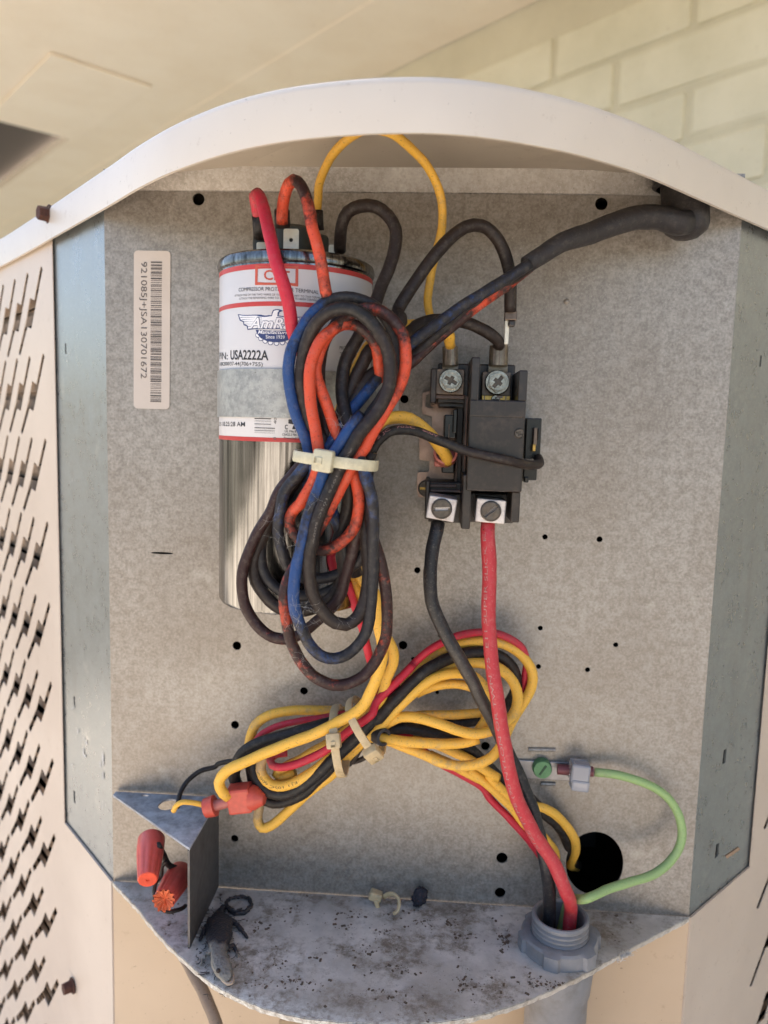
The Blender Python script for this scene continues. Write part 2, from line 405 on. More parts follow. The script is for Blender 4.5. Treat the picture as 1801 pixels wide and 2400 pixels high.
def text_mesh(s, bold=0.0, italic=0.0):
    cu = bpy.data.curves.new('t', 'FONT'); cu.body = s; cu.size = 1; cu.offset = bold; cu.shear = italic; cu.resolution_u = 3
    o = bpy.data.objects.new('t', cu); COL.objects.link(o)
    dg = bpy.context.evaluated_depsgraph_get(); me = bpy.data.meshes.new_from_object(o.evaluated_get(dg))
    V = [(v.co.x, v.co.y) for v in me.vertices]; F = [tuple(p.vertices) for p in me.polygons]
    bpy.data.objects.remove(o); bpy.data.curves.remove(cu); bpy.data.meshes.remove(me)
    x0 = min(v[0] for v in V); x1 = max(v[0] for v in V)
    return [((v[0] - x0) / (x1 - x0), v[1]) for v in V], F, x1 - x0
def text_on_path(s, X, s0, length, h, mat, ang, r, parent, flip=False, name='print'):
    V, F, w = text_mesh(s); L = [0]
    for a, b in zip(X, X[1:]): L.append(L[-1] + (b - a).length)
    T, N = frames(X); vs = []
    for u, v in V:
        q = s0 + (length * (1 - u) if flip else length * u); q = max(0, min(L[-1] - 1e-6, q))
        i = max(k for k in range(len(L) - 1) if L[k] <= q) if q < L[1] * 40 else min(range(len(L)), key=lambda k: abs(L[k] - q)); i = min(i, len(X) - 2)
        f = (q - L[i]) / max(1e-9, L[i + 1] - L[i]); p = X[i].lerp(X[i + 1], f)
        nn = N[i]; b = T[i].cross(nn); vv = (.35 - v) * h * (-1 if flip else 1)
        a = ang + vv / r; vs.append(p + (nn * math.cos(a) + b * math.sin(a)) * (r + .00007))
    return mesh(name, vs, F, mat, parent)

# ================================================================== the setting
def lawn_mat():
    t = NT('dry lawn'); c = t.mix(t.grey(t.noise(1.3, 5, .7), .35, .65), srgb(104, 101, 90), srgb(126, 121, 108)); t.bump(t.noise(40, 5, .7), 1, .03); return t.set(Base_Color=c, Roughness=.9)
ground = mesh('ground', [(-60, -60, 0), (60, -60, 0), (60, 60, 0), (-60, 60, 0)], [(0, 1, 2, 3)], lawn_mat()); tag(ground, kind='structure')
bounce_slab = mesh('bounce_slab', [(-1.7, -3.2, .02), (2.4, -3.2, .02), (2.4, 3.4, .02), (-1.7, 3.4, .02), (-1.7, -3.2, -.05), (2.4, -3.2, -.05), (2.4, 3.4, -.05), (-1.7, 3.4, -.05)], [(0, 1, 2, 3), (0, 4, 5, 1), (1, 5, 6, 2), (2, 6, 7, 3), (3, 7, 4, 0)], simple('pale concrete', srgb(216, 206, 192), .9, 0, .12, 6, .001)); tag(bounce_slab, kind='structure')  # unseen slab, added; its size and pale tone bounce light onto the soffit

# wall and soffit run parallel to the unit's left side: u along the wall (to the far left), n = outwards (towards the camera)
WU = Vector((-.7071, .7071, 0)); WN = Vector((-.7071, -.7071, 0)); W0 = Vector((.515, .515, 0))
def wp(u, n, z): return W0 + WU * u + WN * n + Vector((0, 0, z))
SZ = ZO + .63
wall = empty('brick_wall', wp(0, 0, 0), 'cream painted brick wall behind the condenser unit on the right', 'wall')
bm = bmesh.new(); add_box(bm, Vector((0, 0, 0)), (5.0, .1, SZ + .3)); bmesh.ops.transform(bm, matrix=Matrix.Translation(wp(.6, -.05 - .003, (SZ + .3) / 2)) @ Matrix.Rotation(math.radians(135), 4, 'Z'), verts=bm.verts)
bm_obj('mortar', bm, BRICKJ, wall)
BL, BH, CO = .2055, .0605, .0677
bmeshes = []
for k in range(4):
    bm = bmesh.new(); add_box(bm, Vector((0, 0, 0)), (BL - .001 * k, .02, BH - .0008 * k), None, .004)
    for v in bm.verts: v.co += Vector([random.uniform(-.0014, .0014) for _ in range(3)])
    me = bpy.data.meshes.new('brick'); bm.to_mesh(me); bm.free(); me.materials.append(BRICK); bmeshes.append(me)
zb = (atz('S', 1799.7, 75.9, ZO + .5)).z
rowz0 = ZO + .335
wloc = wp(0, 0, 0)
for row in range(-2, 5):
    for i in range(-8, 10):
        o = bpy.data.objects.new('brick', random.choice(bmeshes)); COL.objects.link(o); o.parent = wall
        u = (i + (.5 if row % 2 else 0)) * (BL + .0075) + .075
        zz = rowz0 + row * CO
        if zz + BH / 2 > SZ - .002: continue
        o.location = wp(u, -.008 + random.uniform(-.0012, .0012), zz) - wloc; o.rotation_euler = (random.uniform(-.008, .008), 0, math.radians(135) + random.uniform(-.008, .008))
# soffit: boards parallel to the wall, with one dark screened opening
sof = empty('soffit', wp(0, 0, SZ), 'painted eave soffit boards above the unit', None, kind='structure')
sof['label'] = 'cream painted soffit boards of the eave above the unit'
def smp(u, n, w): return wp(u, n, SZ + w)
def nn_(x, y): v = Vector((x, y, 0)) - W0; return v.dot(WU), v.dot(WN)
uo, no = nn_(-.841, 1.449)
op = [(uo, no), (uo + 1.4, no), (uo + 1.4, no + .30), (uo, no + .30)]
plate('soffit_board', [(-2.2, .165), (3.8, .165), (3.8, .66), (-2.2, .66)], [[(p[0], p[1]) for p in op]] if no + .30 < .66 else [], .012, smp, SOFFIT, sof)
plate('frieze_board', [(-2.2, .0), (3.8, .0), (3.8, .174), (-2.2, .174)], [], .012, lambda u, n, w: wp(u, n, SZ - .0015 + w), SOFFIT, sof)
uq, nq = nn_(-.682, 1.049)
plate('vent_frame', [(uq, .285), (uo + 2.0, .285), (uo + 2.0, nq), (uq, nq)], [[(uo, no), (uo + 1.4, no), (uo + 1.4, min(no + .30, nq - .01)), (uo, min(no + .30, nq - .01))]], .004, lambda u, n, w: wp(u, n, SZ - .006 + w), SOFFIT, sof)
plate('vent_screen', [(uo - .02, no - .02), (uo + 1.45, no - .02), (uo + 1.45, no + .32), (uo - .02, no + .32)], [], .01, lambda u, n, w: wp(u, n, SZ + .03 + w), SCREEN, sof)

# ================================================================== condenser cabinet
cab = empty('air_conditioner', (0, 0, .05), 'cream air conditioner condenser cabinet with its corner wiring box open', 'air conditioner')
XL, XR, ZB, ZT = -.1415, .1225, ZO - .2150, ZO + .1040
S2 = math.sqrt(.5)
def pmp(u, v, w): return Vector((u, w, v))
holes = []
def ph(fr, x, y, r, ry=None, n=14):
    c = at(fr, x, y, 0); k = FR[fr][2] * pxm(0); holes.append(disc(c.x, c.z, r * k, (ry or r) * k, n))
for x, y, r in ((429, 430, 13), (1300, 440, 13), (874, 862, 9), (1178, 1160, 6), (1296, 1165, 6.5), (902, 1232, 7), (952, 1373, 6), (1168, 1357, 5.5), (1331, 1393, 5.5), (1270, 1447, 5.5),
                (871, 1394, 10), (512, 1395, 10), (657, 1493, 9), (508, 1566, 9.5), (507, 1812, 9), (1049, 1612, 10), (1085, 1854, 13), (1081, 1929, 12.5), (1164, 1440, 5.5), (945, 1496, 4.5), (893, 1424, 5), (915, 1928, 11), (1250, 500 + 0, 5)):
    ph('D', x, y, r)
ph('D', 1285, 1866, 64, 76, 40)
ph('D', 350, 1195, 26, 2.6, 12)
plate('back_panel', [(XL, ZB - .002), (XR, ZB - .002), (XR, ZT), (XL, ZT)], holes, .0009, pmp, G_PANEL, cab)
# a folded lip along the top of the back panel
lip = [Vector((XL + .02, -.0045, ZT)), Vector((XR - .02, -.0045, ZT)), Vector((XR - .004, -.0006, ZT - .0085)), Vector((XL + .004, -.0006, ZT - .0085))]
mesh('panel_lip', [*lip, *[v + Vector((0, .0004, -.0003)) for v in lip]], [(0, 1, 2, 3), (7, 6, 5, 4), (3, 2, 6, 7)], G_PANEL, cab)
mesh('panel_dimple', [at('D', 1225 + 7 * math.cos(a / 8 * 2 * PI) * (1 if r else 0), 651 + 7 * math.sin(a / 8 * 2 * PI) * (1 if r else 0), .0002 if r else .0011) for r in (1,) for a in range(8)] + [at('D', 1225, 651, .0012)], [(i, (i + 1) % 8, 8) for i in range(8)], G_PANEL, cab, smooth=True)

# sides at 45 degrees: u along the side away from the corner
LD = Vector((-.687, .726, 0)).normalized(); LN = Vector((-LD.y, LD.x, 0)) * 1.0
RD = Vector((.700, .714, 0)).normalized(); RN = Vector((RD.y, -RD.x, 0))
PL = Vector((XL, 0, 0)); PR = Vector((XR, 0, 0)); FLL, FLR = .0675, .0625
def lmp(off): return lambda u, v, w: PL + LD * u + LN * (off - w) + Vector((0, 0, v))
def rmp(off): return lambda u, v, w: PR + RD * u + RN * (off - w) + Vector((0, 0, v))
if LN.dot(Vector((-1, -1, 0))) < 0: LN = -LN
if RN.dot(Vector((1, -1, 0))) < 0: RN = -RN
def pl_uv(fr, x, y, P, Dv, Nv):
    r = ray(fr, x, y); t = (P - CAM).dot(Nv) / r.dot(Nv); q = CAM + r * t; return (q - P).dot(Dv), q.z
def slots_at(lst, P, Dv, Nv):
    out = []
    for fr, x, y, w, h in lst:
        u, z = pl_uv(fr, x, y, P, Dv, Nv); out.append([(u - w, z - h), (u + w * .8, z - h * .9), (u + w, z + h), (u - w * .7, z + h)])
    return out
lslots = slots_at([('D', 141, 753, .0011, .0026), ('D', 160, 1517, .0012, .0028), ('D', 160, 1722, .0016, .0034)], PL, LD, LN)
rslots = slots_at([('D', 1645, 780, .0011, .0026), ('D', 1567, 1635, .0018, .0034), ('D', 1551, 1838, .0020, .0034)], PR, RD, RN)
plate('flange', [(.0, ZB - .005), (FLL + .004, ZB - .005), (FLL + .004, ZT - .004), (.0, ZT - .004)], lslots, .0009, lmp(-.0002), G_FLANGE, cab)['label'] = 'left galvanised flange with white scratches'
plate('flange', [(.0, ZB - .005), (FLR + .004, ZB - .005), (FLR + .004, ZT - .004), (.0, ZT - .004)], rslots, .0009, rmp(-.0002), G_FLANGE, cab)['label'] = 'right galvanised flange with a torn slot'
# louvred sides
BOLT = [(-.0020, -.0005), (-.0006, .0010), (.0012, .0012), (.0022, .0003), (.0137, -.0142), (.0210, -.0122), (.0290, -.0233), (.0450, -.0393), (.0444, -.0408), (.0424, -.0414), (.0408, -.0405), (.0268, -.0270), (.0198, -.0284)]
def louvre(z_top, n_rows, ncols, s0, pitch_s, ztops, extra_u, mir=False):
    hs = []
    for c in range(ncols):
        for zt in ztops:
            hs.append([(extra_u + s0 + c * pitch_s + (.0436 - a if mir else a), zt + b) for a, b in BOLT])
    return hs
LEN = .60
ztL = [ZO + .0743 - .0437 * i for i in range(15)]
hl = louvre(0, 0, 11, .0180, .0245, ztL, FLL)
plate('louvre_panel', [(FLL + .0, ZO - .62), (LEN, ZO - .62), (LEN, ZT - .004), (FLL + .0, ZT - .004)], hl, .0004, lmp(.0010), BEIGE, cab)['label'] = 'left louvred side panel'
ztR = [ZO - .2037 + .0437 * 6 - .0437 * i for i in range(14)]
hr = louvre(0, 0, 11, .0150, .0245, ztR, FLR, True)
plate('louvre_panel', [(FLR + .0, ZO - .62), (LEN, ZO - .62), (LEN, ZT - .004), (FLR + .0, ZT - .004)], hr, .0004, rmp(.0010), BEIGE, cab)['label'] = 'right louvred side panel'
# coil behind the louvres and hairpin tubes
for nm, mpf in (('condenser_coil', lmp(-.005)), ('condenser_coil', rmp(-.005))):
    vs, fs = [], []
    for k in range(70):
        z0 = ZT - .003 - k * .0092
        for (a, b) in ((0, .0052), (.0052, .0092)):
            off = 0 if a == 0 else .003; b0 = len(vs)
            vs += [mpf(.075, z0 - a, off), mpf(LEN - .02, z0 - a, off), mpf(LEN - .02, z0 - b, off + .0005), mpf(.075, z0 - b, off + .0005)]
            fs.append((b0, b0 + 1, b0 + 2, b0 + 3))
    mesh(nm, vs, fs, COIL, cab)
# lower corner post covers and the flat front below the shelf
plate('lower_cover', [(XL, ZO - .62), (XR, ZO - .62), (XR, ZB - .0022), (XL, ZB - .0022)], [], .001, lambda u, v, w: Vector((u, -.0006 + w, v)), BEIGE_LOW, cab)
plate('corner_cover', [(.0, ZO - .62), (FLL - .0002, ZO - .62), (FLL - .0002, ZB - .0008), (.0, ZB - .0008)], [], .001, lmp(.0011), BEIGE, cab)
plate('corner_cover', [(.0, ZO - .62), (FLR - .0002, ZO - .62), (FLR - .0002, ZB - .0008), (.0, ZB - .0008)], [], .001, rmp(.0011), BEIGE, cab)
# back sides, floor (never seen, they keep the inside dark)
FARL = PL + LD * LEN; FARR = PR + RD * LEN; FARC = Vector((-.03, .94, 0))
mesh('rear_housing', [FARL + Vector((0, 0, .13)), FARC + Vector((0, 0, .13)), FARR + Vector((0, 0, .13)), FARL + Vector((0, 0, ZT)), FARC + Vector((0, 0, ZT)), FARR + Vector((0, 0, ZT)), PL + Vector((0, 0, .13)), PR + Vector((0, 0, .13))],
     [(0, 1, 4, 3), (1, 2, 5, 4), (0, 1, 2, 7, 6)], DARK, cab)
bm = bmesh.new(); add_box(bm, Vector((0, 0, 0)), (.2, .012, .30)); bmesh.ops.translate(bm, vec=Vector((-.01, .05, ZO - .06)), verts=bm.verts); bm_obj('dark_backing', bm, DARK, cab)  # added dark board behind the panel holes, stands for the shade inside

# shelf
arc = [('D', 245, 1893), ('D', 300, 1965), ('D', 345, 2020), ('D', 400, 2075), ('D', 460, 2124), ('D', 550, 2170), ('D', 650, 2197), ('D', 830, 2212), ('D', 1000, 2200), ('D', 1130, 2164), ('D', 1250, 2110), ('D', 1350, 2055), ('D', 1480, 1985)]
sp = [Vector((*atz(f, x, y, ZB)[:2], 0)) for f, x, y in arc]; sp[0] = Vector((XL, -.0012, 0)); sp[-1] = Vector((XR, -.0012, 0))
sc = [(p.x + random.uniform(-.0002, .0002), p.y + random.uniform(-.0002, .0002)) for p in catmull(sp, .0022)]
sc[0] = (XL, -.0012); sc[-1] = (XR, -.0012)
plate('shelf', sc, [], .0012, lambda u, v, w: Vector((u, v, ZB - w)), SHELF, cab, step=.012)
# front lip under the shelf edge
vs, fs = [], []
for i, (x, y) in enumerate(sc): vs += [(x, y - .0003, ZB - .0003), (x, y + .0004, ZB - .0028 + random.uniform(-.0003, .0003))]
for i in range(len(sc) - 1): fs.append((2 * i, 2 * i + 2, 2 * i + 3, 2 * i + 1))
mesh('shelf_edge', vs, fs, SHELF, cab)

# lid
rimp = [(-.0, 0)]
rim = [(-.574, .452), (-.45, .327), (-.34, .217), (-.2724, .1488), (-.2312, .1052), (-.1978, .0690), (-.1700, .0388), (-.1418, .0081), (-.1200, -.0160), (-.098, -.0372), (-.0716, -.0570), (-.0488, -.0680), (-.0181, -.0747), (.0068, -.0735), (.0381, -.0612), (.0600, -.0470), (.0752, -.0346), (.1084, -.0020), (.1484, .0378), (.25, .1390), (.38, .2680), (.54, .4270)]
RK = .0845 / .092
rim = [(x * RK, -.33 + (y + .33) * RK) for x, y in rim]
rim[0:3] = [(rim[3][0] - t * .7071, rim[3][1] + t * .7071) for t in (.42, .28, .12)]; rim[-3:] = [(rim[-4][0] + t * .7071, rim[-4][1] + t * .7071) for t in (.12, .30, .50)]
rc = [Vector(p[:3]) for p in catmull([Vector((x, y, 0, 0, 1)) for x, y in rim], .004)]
rc = [p for p in rc]
prof = [(.0, .0845), (.0, .0853), (.0, .0980), (-.0006, .0996), (-.0020, .1007), (-.0045, .1012), (-.03, .1040), (-.09, .1070)]
prof_in = [(-.0012, .0845), (-.0012, .0985)]
n = len(rc); nor = []
for i in range(n):
    t = (rc[min(i + 1, n - 1)] - rc[max(i - 1, 0)]).normalized(); nor.append(Vector((t.y, -t.x, 0)))
vs, fs = [], []; rows = prof_in[::-1] + prof
for (o_, z) in rows:
    for p, nv in zip(rc, nor): q = p + nv * o_; vs.append(Vector((q.x, q.y, ZO + z)))
for r in range(len(rows) - 1):
    for i in range(n - 1): fs.append((r * n + i, r * n + i + 1, (r + 1) * n + i + 1, (r + 1) * n + i))
lid = mesh('lid', vs, fs, BEIGE_LID, cab, smooth=True)
lid.data.set_sharp_from_angle(angle=math.radians(50))
inner = [(p + nv * -.0013) for p, nv in zip(rc, nor)][::3] 
und = [(p.x, p.y) for p in inner] + [(.50, .45), (-.03, .93), (-.53, .47)]
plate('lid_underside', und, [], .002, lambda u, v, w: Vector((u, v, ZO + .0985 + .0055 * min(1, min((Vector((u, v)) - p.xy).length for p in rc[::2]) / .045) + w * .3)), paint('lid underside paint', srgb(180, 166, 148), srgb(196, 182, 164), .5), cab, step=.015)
plate('lid_top', [(p.x, p.y) for p in [q + nv * -.088 for q, nv in zip(rc, nor)][::4]] + [(.50, .45), (-.03, .93), (-.53, .47)], [], .001, lambda u, v, w: Vector((u, v, ZO + .1071 - w)), BEIGE_LID, cab)

# bolts
def hexbolt(loc, nrm, r, parent):
    bm = bmesh.new(); m = Matrix.Translation(loc) @ nrm.to_track_quat('Z', 'Y').to_matrix().to_4x4()
    lathe(bm, [(r * 1.25, 0), (r * 1.3, r * .2), (r * 1.05, r * .35)], m, 20)
    bmesh.ops.create_cone(bm, cap_ends=True, segments=6, radius1=r, radius2=r * .93, depth=r * 1.3, matrix=m @ Matrix.Translation((0, 0, r * .9)))
    return bm_obj('bolt', bm, RUST, parent)
p = at('D', 108, 453, 0); r_ = ray('D', 108, 453)
def rim_hit(fr, x, y):
    r = ray(fr, x, y); a = Vector((rim[4][0], rim[4][1], 0)); nv = Vector((-.7, -.7, 0)); t = (a - CAM).xy.dot(nv.xy) / r.xy.dot(nv.xy); return CAM + r * t
hexbolt(rim_hit('D', 110, 464) + Vector((-.0003, -.0003, 0)), Vector((-.7, -.7, 0)), .0036, cab)['label'] = 'rusty bolt on the lid rim'
u, z = pl_uv('D', 156, 2130, PL + LN * .002, LD, LN); hexbolt(PL + LD * u + LN * .0016 + Vector((0, 0, z)), LN, .0033, cab)['label'] = 'rusty bolt on the left corner cover'
# torn sliver of metal on the right flange
u, z = pl_uv('D', 1555, 1838, PR, RD, RN); q = PR + RD * u + Vector((0, 0, z))
bm = bmesh.new(); add_box(bm, q + RN * .004 + Vector((.002, 0, .001)), (.0075, .0008, .0014), Matrix.Rotation(-.7, 3, 'Y')); bm_obj('torn_tab', bm, simple('bent brown sliver', srgb(150, 122, 96), .5), cab)
# foil label under the shelf edge
c = at('D', 645, 2208, 0.0012)

# white paint chips and scratches on the left flange
bm = bmesh.new()
def chip(fr, x, y, w, h, nseg=7):
    u, z = pl_uv(fr, x, y, PL, LD, LN); vv = []
    for i in range(nseg):
        a = 2 * PI * i / nseg; q = random.uniform(.6, 1.2); vv.append(bm.verts.new(PL + LD * (u + w * q * math.cos(a)) + LN * .0002 + Vector((0, 0, z + h * q * math.sin(a)))))
    bm.faces.new(vv)
for x, y, w, h in ((160, 1528, .0008, .0012), (186, 1600, .001, .002), (185, 1630, .0012, .003), (220, 1645, .0008, .006), (222, 1672, .0010, .003), (172, 1575, .0006, .0015), (160, 1660, .0006, .001), (143, 772, .0008, .0006), (152, 760, .0005, .001), (160, 1040, .0007, .0008), (150, 1048, .0004, .0005), (226, 1740, .0004, .002)):
    for k in range(3): chip('D', x + random.uniform(-4, 4), y + random.uniform(-9, 9), w * random.uniform(.4, .9), h * random.uniform(.3, .8))
tag(bm_obj('paint_chips', bm, simple('chalky white residue', srgb(204, 202, 200), .8, 0, .2, 900), cab), kind='stuff')

# the sticker with the bar code
def sticker():
    k = pxm(0); a = at('D', 328, 714, .0005); W, H = 80 * _s * k, 335 * _s * k
    def smp_(u, v, w): return Vector((a.x + u + .012 * v, -.0004 + w * .5, a.z + v))
    s = plate('barcode_label', rrect(-W / 2, -H / 2, W / 2, H / 2, .0018), [], .0002, smp_, STICK, cab)
    vs, fs = [], []; x0, x1 = -.0005, .0043; z = H / 2 - .0045; random.seed(11)
    while z > -H / 2 + .0030:
        h = random.choice([.00022, .00022, .00042, .00062]); b = len(vs)
        vs += [smp_(x0, z, -.0003), smp_(x1, z, -.0003), smp_(x1, z - h, -.0003), smp_(x0, z - h, -.0003)]; fs.append((b, b + 1, b + 2, b + 3)); z -= h + random.choice([.00025, .0004, .0006])
    mesh('barcode', vs, fs, INKG, s)
    V, F, w = text_mesh('921085J+JSA130701672'); L = H * .735; hh = .0037
    mesh('serial_number', [smp_(-.0047 + v * hh, H / 2 - .0047 - u * L, -.0003) for u, v in V], F, INKG, s)
sticker()
random.seed(5)

# ================================================================== capacitor
cx0 = at('D', 474, 700, .034).x; cx1 = at('D', 803, 700, .034).x
CR = (cx1 - cx0) / 2 * .985; CXX = (cx0 + cx1) / 2; CD = CR + .0025; CY = -CD
zt_ = at('D', 610, 560, CD + CR).z; zb_ = at('D', 610, 1333, CD + CR).z
cap = empty('capacitor', (CXX, CY, zb_), 'round aluminium capacitor with a white and red printed label', 'capacitor')
bm = bmesh.new(); mC = Matrix.Translation((CXX, CY, 0))
lathe(bm, [(0, zb_), (CR - .003, zb_), (CR - .0008, zb_ + .0006), (CR, zb_ + .002), (CR, zt_ - .0005)], mC, 128)
bm_obj('can', bm, CAN, cap, angle=30)
bm = bmesh.new(); lathe(bm, [(CR, zt_ - .0008), (CR + .0007, zt_ - .0002), (CR + .0009, zt_ + .0012), (CR + .0004, zt_ + .0030), (CR - .0008, zt_ + .0038), (CR - .0022, zt_ + .0032), (CR - .0028, zt_ + .0012), (0, zt_ + .0012)], mC, 128)
bm_obj('crimped_rim', bm, CAN, cap, angle=40)
def chit(fr, x, y, rr=None):               # where the line of sight meets the can: angle and height
    rr = rr or CR; r = ray(fr, x, y); ox, oy = CAM.x - CXX, CAM.y - CY
    a = r.x ** 2 + r.y ** 2; b = 2 * (ox * r.x + oy * r.y); c = ox ** 2 + oy ** 2 - rr * rr
    dd = max(0, b * b - 4 * a * c); t = (-b - math.sqrt(dd)) / (2 * a); p = CAM + r * t
    return math.atan2(p.x - CXX, -(p.y - CY)) * rr, p.z
def cpt(u, v, lift): th = u / CR; return Vector((CXX + (CR + lift) * math.sin(th), CY - (CR + lift) * math.cos(th), v))
def crect(u0, v0, u1, v1, lift, vs, fs):
    n = max(1, int(abs(u1 - u0) / .0007)); b = len(vs)
    for i in range(n + 1): u = u0 + (u1 - u0) * i / n; vs += [cpt(u, v0, lift), cpt(u, v1, lift)]
    for i in range(n): fs.append((b + 2 * i, b + 2 * i + 2, b + 2 * i + 3, b + 2 * i + 1))
full = PI * CR * .999
def zc(y, x=610): return chit('D', x, y)[1]
zl0, zl1 = zc(955), zc(569)
bm = bmesh.new(); lathe(bm, [(CR + .00006, zl0), (CR + .00010, zl0 + .0001), (CR + .00010, zl1 - .0001), (CR + .00006, zl1)], mC, 128)
label = bm_obj('label', bm, PAPER, cap, smooth=True)
vs, fs = [], []
for a, b in ((zl1, zc(580)), (zc(651), zc(661)), (zc(946), zl0)): 
    vs, fs = [], []; crect(-full, a, full, b, .00018, vs, fs); mesh('red_stripe', vs, fs, REDINK, label, smooth=True)
def cpoly(poly, lift, mat, name, holes=(), fr='R', step=.0007):
    P = [chit(fr, x, y) for x, y in poly]; H = [[chit(fr, x, y) for x, y in h] for h in holes]
    V, T = fill2d(P, H, step); return mesh(name, [cpt(u, v, lift) for u, v in V], T, mat, label)
def ctext(s, fr, xl, yl, xr, yr, h, mat, name, lift=.0002, bold=0, italic=0):
    V, F, w = text_mesh(s, bold, italic); (ul, vl), (ur, vr) = chit(fr, xl, yl), chit(fr, xr, yr); hh = h * FR[fr][2] * pxm(CD + CR * .9)
    return mesh(name, [cpt(ul + (ur - ul) * u, vl + (vr - vl) * u + v * hh / .72, lift) for u, v in V], F, mat, label)
# the print, laid out in the close-up frame R
cpoly([(495, 250), (912, 262), (910, 462), (493, 448)], .00024, BROWNINK, 'box_print', [[(520, 275), (884, 287), (882, 430), (517, 420)]])
ctext('CPT', 'R', 578, 395, 828, 408, 92, BROWNINK, 'print_heading', .0002, .018)
ctext('COMPRESSOR PROTECTOR TERMINAL', 'R', 335, 512, 1108, 538, 36, INK, 'print_line')
ctext('ATTACH ONE OF THE TWO WIRES OF THE LEADS START TO THIS TERMINAL', 'R', 296, 562, 1165, 590, 20, INKG, 'print_line')
ctext('ATTACH THE REMAINING WIRE TO THE LEADS TE HERM TERMINAL', 'R', 340, 592, 1120, 612, 21, INKG, 'print_line')
ctext('/ P/N:', 'R', 140, 1170, 228, 1172, 70, INK, 'print_line', bold=.006)
ctext('USA2222A', 'R', 255, 1172, 622, 1178, 92, INK, 'print_number', bold=.022)
ctext('60 BK2000/37-44(706+755)', 'R', 150, 1236, 566, 1238, 38, INK, 'print_line', bold=.004)
ctext('10.25:28 AM', 'R', 180, 1820, 395, 1824, 46, INK, 'print_line', bold=.006)
ctext('2025', 'R', 136, 1816, 166, 1818, 38, INKG, 'print_line')
ctext('APPLICATIONS', 'R', 140, 1728, 262, 1728, 20, INKG, 'print_line')
ctext('C', 'R', 780, 1850, 808, 1851, 44, INK, 'print_line', bold=.02)
cpoly([(815, 1755), (905, 1752), (920, 1790), (900, 1850), (850, 1850), (868, 1805), (815, 1795)], .0002, INK, 'certification_mark')
ctext('UL File E1', 'R', 780, 1880, 900, 1882, 22, INK, 'print_line', bold=.01)
ctext('CSA22.2 No.19', 'R', 755, 1912, 925, 1914, 22, INK, 'print_line', bold=.01)
ctext('Protected 10', 'R', 772, 1948, 930, 1950, 24, INK, 'print_line', bold=.01)
ctext('PROTECTION', 'R', 1310, 1075, 1480, 1080, 34, INK, 'print_line'); ctext('Technology', 'R', 1312, 1135, 1480, 1140, 34, INK, 'print_line')
# the bar code beside the strap
vs, fs = [], []
yy = 1730
for wd, gap, xr in ((6, 10, 650), (12, 10, 650), (5, 8, 648), (7, 12, 650), (5, 16, 648), (10, 14, 648), (4, 10, 648), (5, 8, 650), (13, 8, 684), (5, 7, 684), (10, 6, 684), (5, 9, 684), (8, 6, 684)):
    (u0, v0), (u1, v1) = chit('R', 487, yy), chit('R', xr, yy + wd); crect(u0, v0, u1, v1, .0002, vs, fs); yy += wd + gap * .55
mesh('barcode', vs, fs, INK, label)
V, F, w = text_mesh('40'); (ua, va) = chit('R', 700, 1800)
mesh('print_number', [cpt(ua - v * .0014, va + u * .0022, .0002) for u, v in V], F, INKG, label)
V, F, w = text_mesh('8'); (ua, va) = chit('R', 695, 1955)
mesh('print_number', [cpt(ua - v * .0014, va + u * .0010, .0002) for u, v in V], F, INKG, label)
# winged emblem
wing = [(325, 732), (650, 742), (655, 715), (668, 690), (700, 682), (735, 686), (765, 700), (730, 712), (720, 745), (1010, 750), (990, 800), (960, 860), (900, 890), (420, 885), (412, 850), (382, 838), (376, 808), (345, 795)]
cpoly(wing, .00016, BLUEINK, 'emblem_outline')
def inset(poly, k): 
    cx = sum(p[0] for p in poly) / len(poly); cy = sum(p[1] for p in poly) / len(poly); return [(cx + (x - cx) * k, cy + (y - cy) * k) for x, y in poly]
cpoly([(338, 742), (655, 752), (664, 722), (675, 698), (702, 691), (728, 697), (712, 712), (708, 752), (996, 760), (975, 800), (945, 850), (890, 878), (430, 875), (422, 842), (392, 829), (386, 800), (356, 786)], .00022, WHITEINK, 'emblem_field')
for y0, xa in ((765, 352), (785, 365), (806, 388), (828, 398), (850, 426)):
    cpoly([(xa, y0 - 3), (560, y0 + 1), (560, y0 + 5), (xa, y0 + 2)], .00028, BLUEINK, 'feather_line')
    cpoly([(780, y0 - 1), (1150 - xa, y0 + 3), (1150 - xa, y0 + 7), (780, y0 + 4)], .00028, BLUEINK, 'feather_line')
dome = [(500, 884), (860, 890), (900, 890), (880, 940), (830, 980), (760, 1002), (690, 1006), (610, 996), (550, 965), (515, 925)]
for i in range(9):
    a = math.radians(20 + i * 17.5); cx, cy = 700 - 190 * math.cos(a), 895 + 118 * math.sin(a)
    cpoly([(cx + 27 * math.cos(t / 10 * 2 * PI), cy + 27 * math.sin(t / 10 * 2 * PI)) for t in range(10)], .00014 + i * .000006, BLUEINK, 'scallop_outline')
    cpoly([(cx + 20 * math.cos(t / 10 * 2 * PI), cy + 20 * math.sin(t / 10 * 2 * PI)) for t in range(10)], .00022 + i * .000004, WHITEINK, 'scallop')
cpoly(dome, .00030, BLUEINK, 'emblem_dome')
ctext('AmRad', 'R', 436, 870, 950, 884, 104, BLUEINK, 'emblem_shadow', .00034, .045, .3)
ctext('AmRad', 'R', 442, 868, 944, 882, 100, WHITEINK, 'emblem_name', .00040, .018, .3)
ctext('Manufacturing', 'R', 522, 922, 862, 930, 34, WHITEINK, 'emblem_text', .00036, .012, .3)
ctext('Since 1939', 'R', 598, 968, 780, 972, 34, WHITEINK, 'emblem_text', .00036, .006)
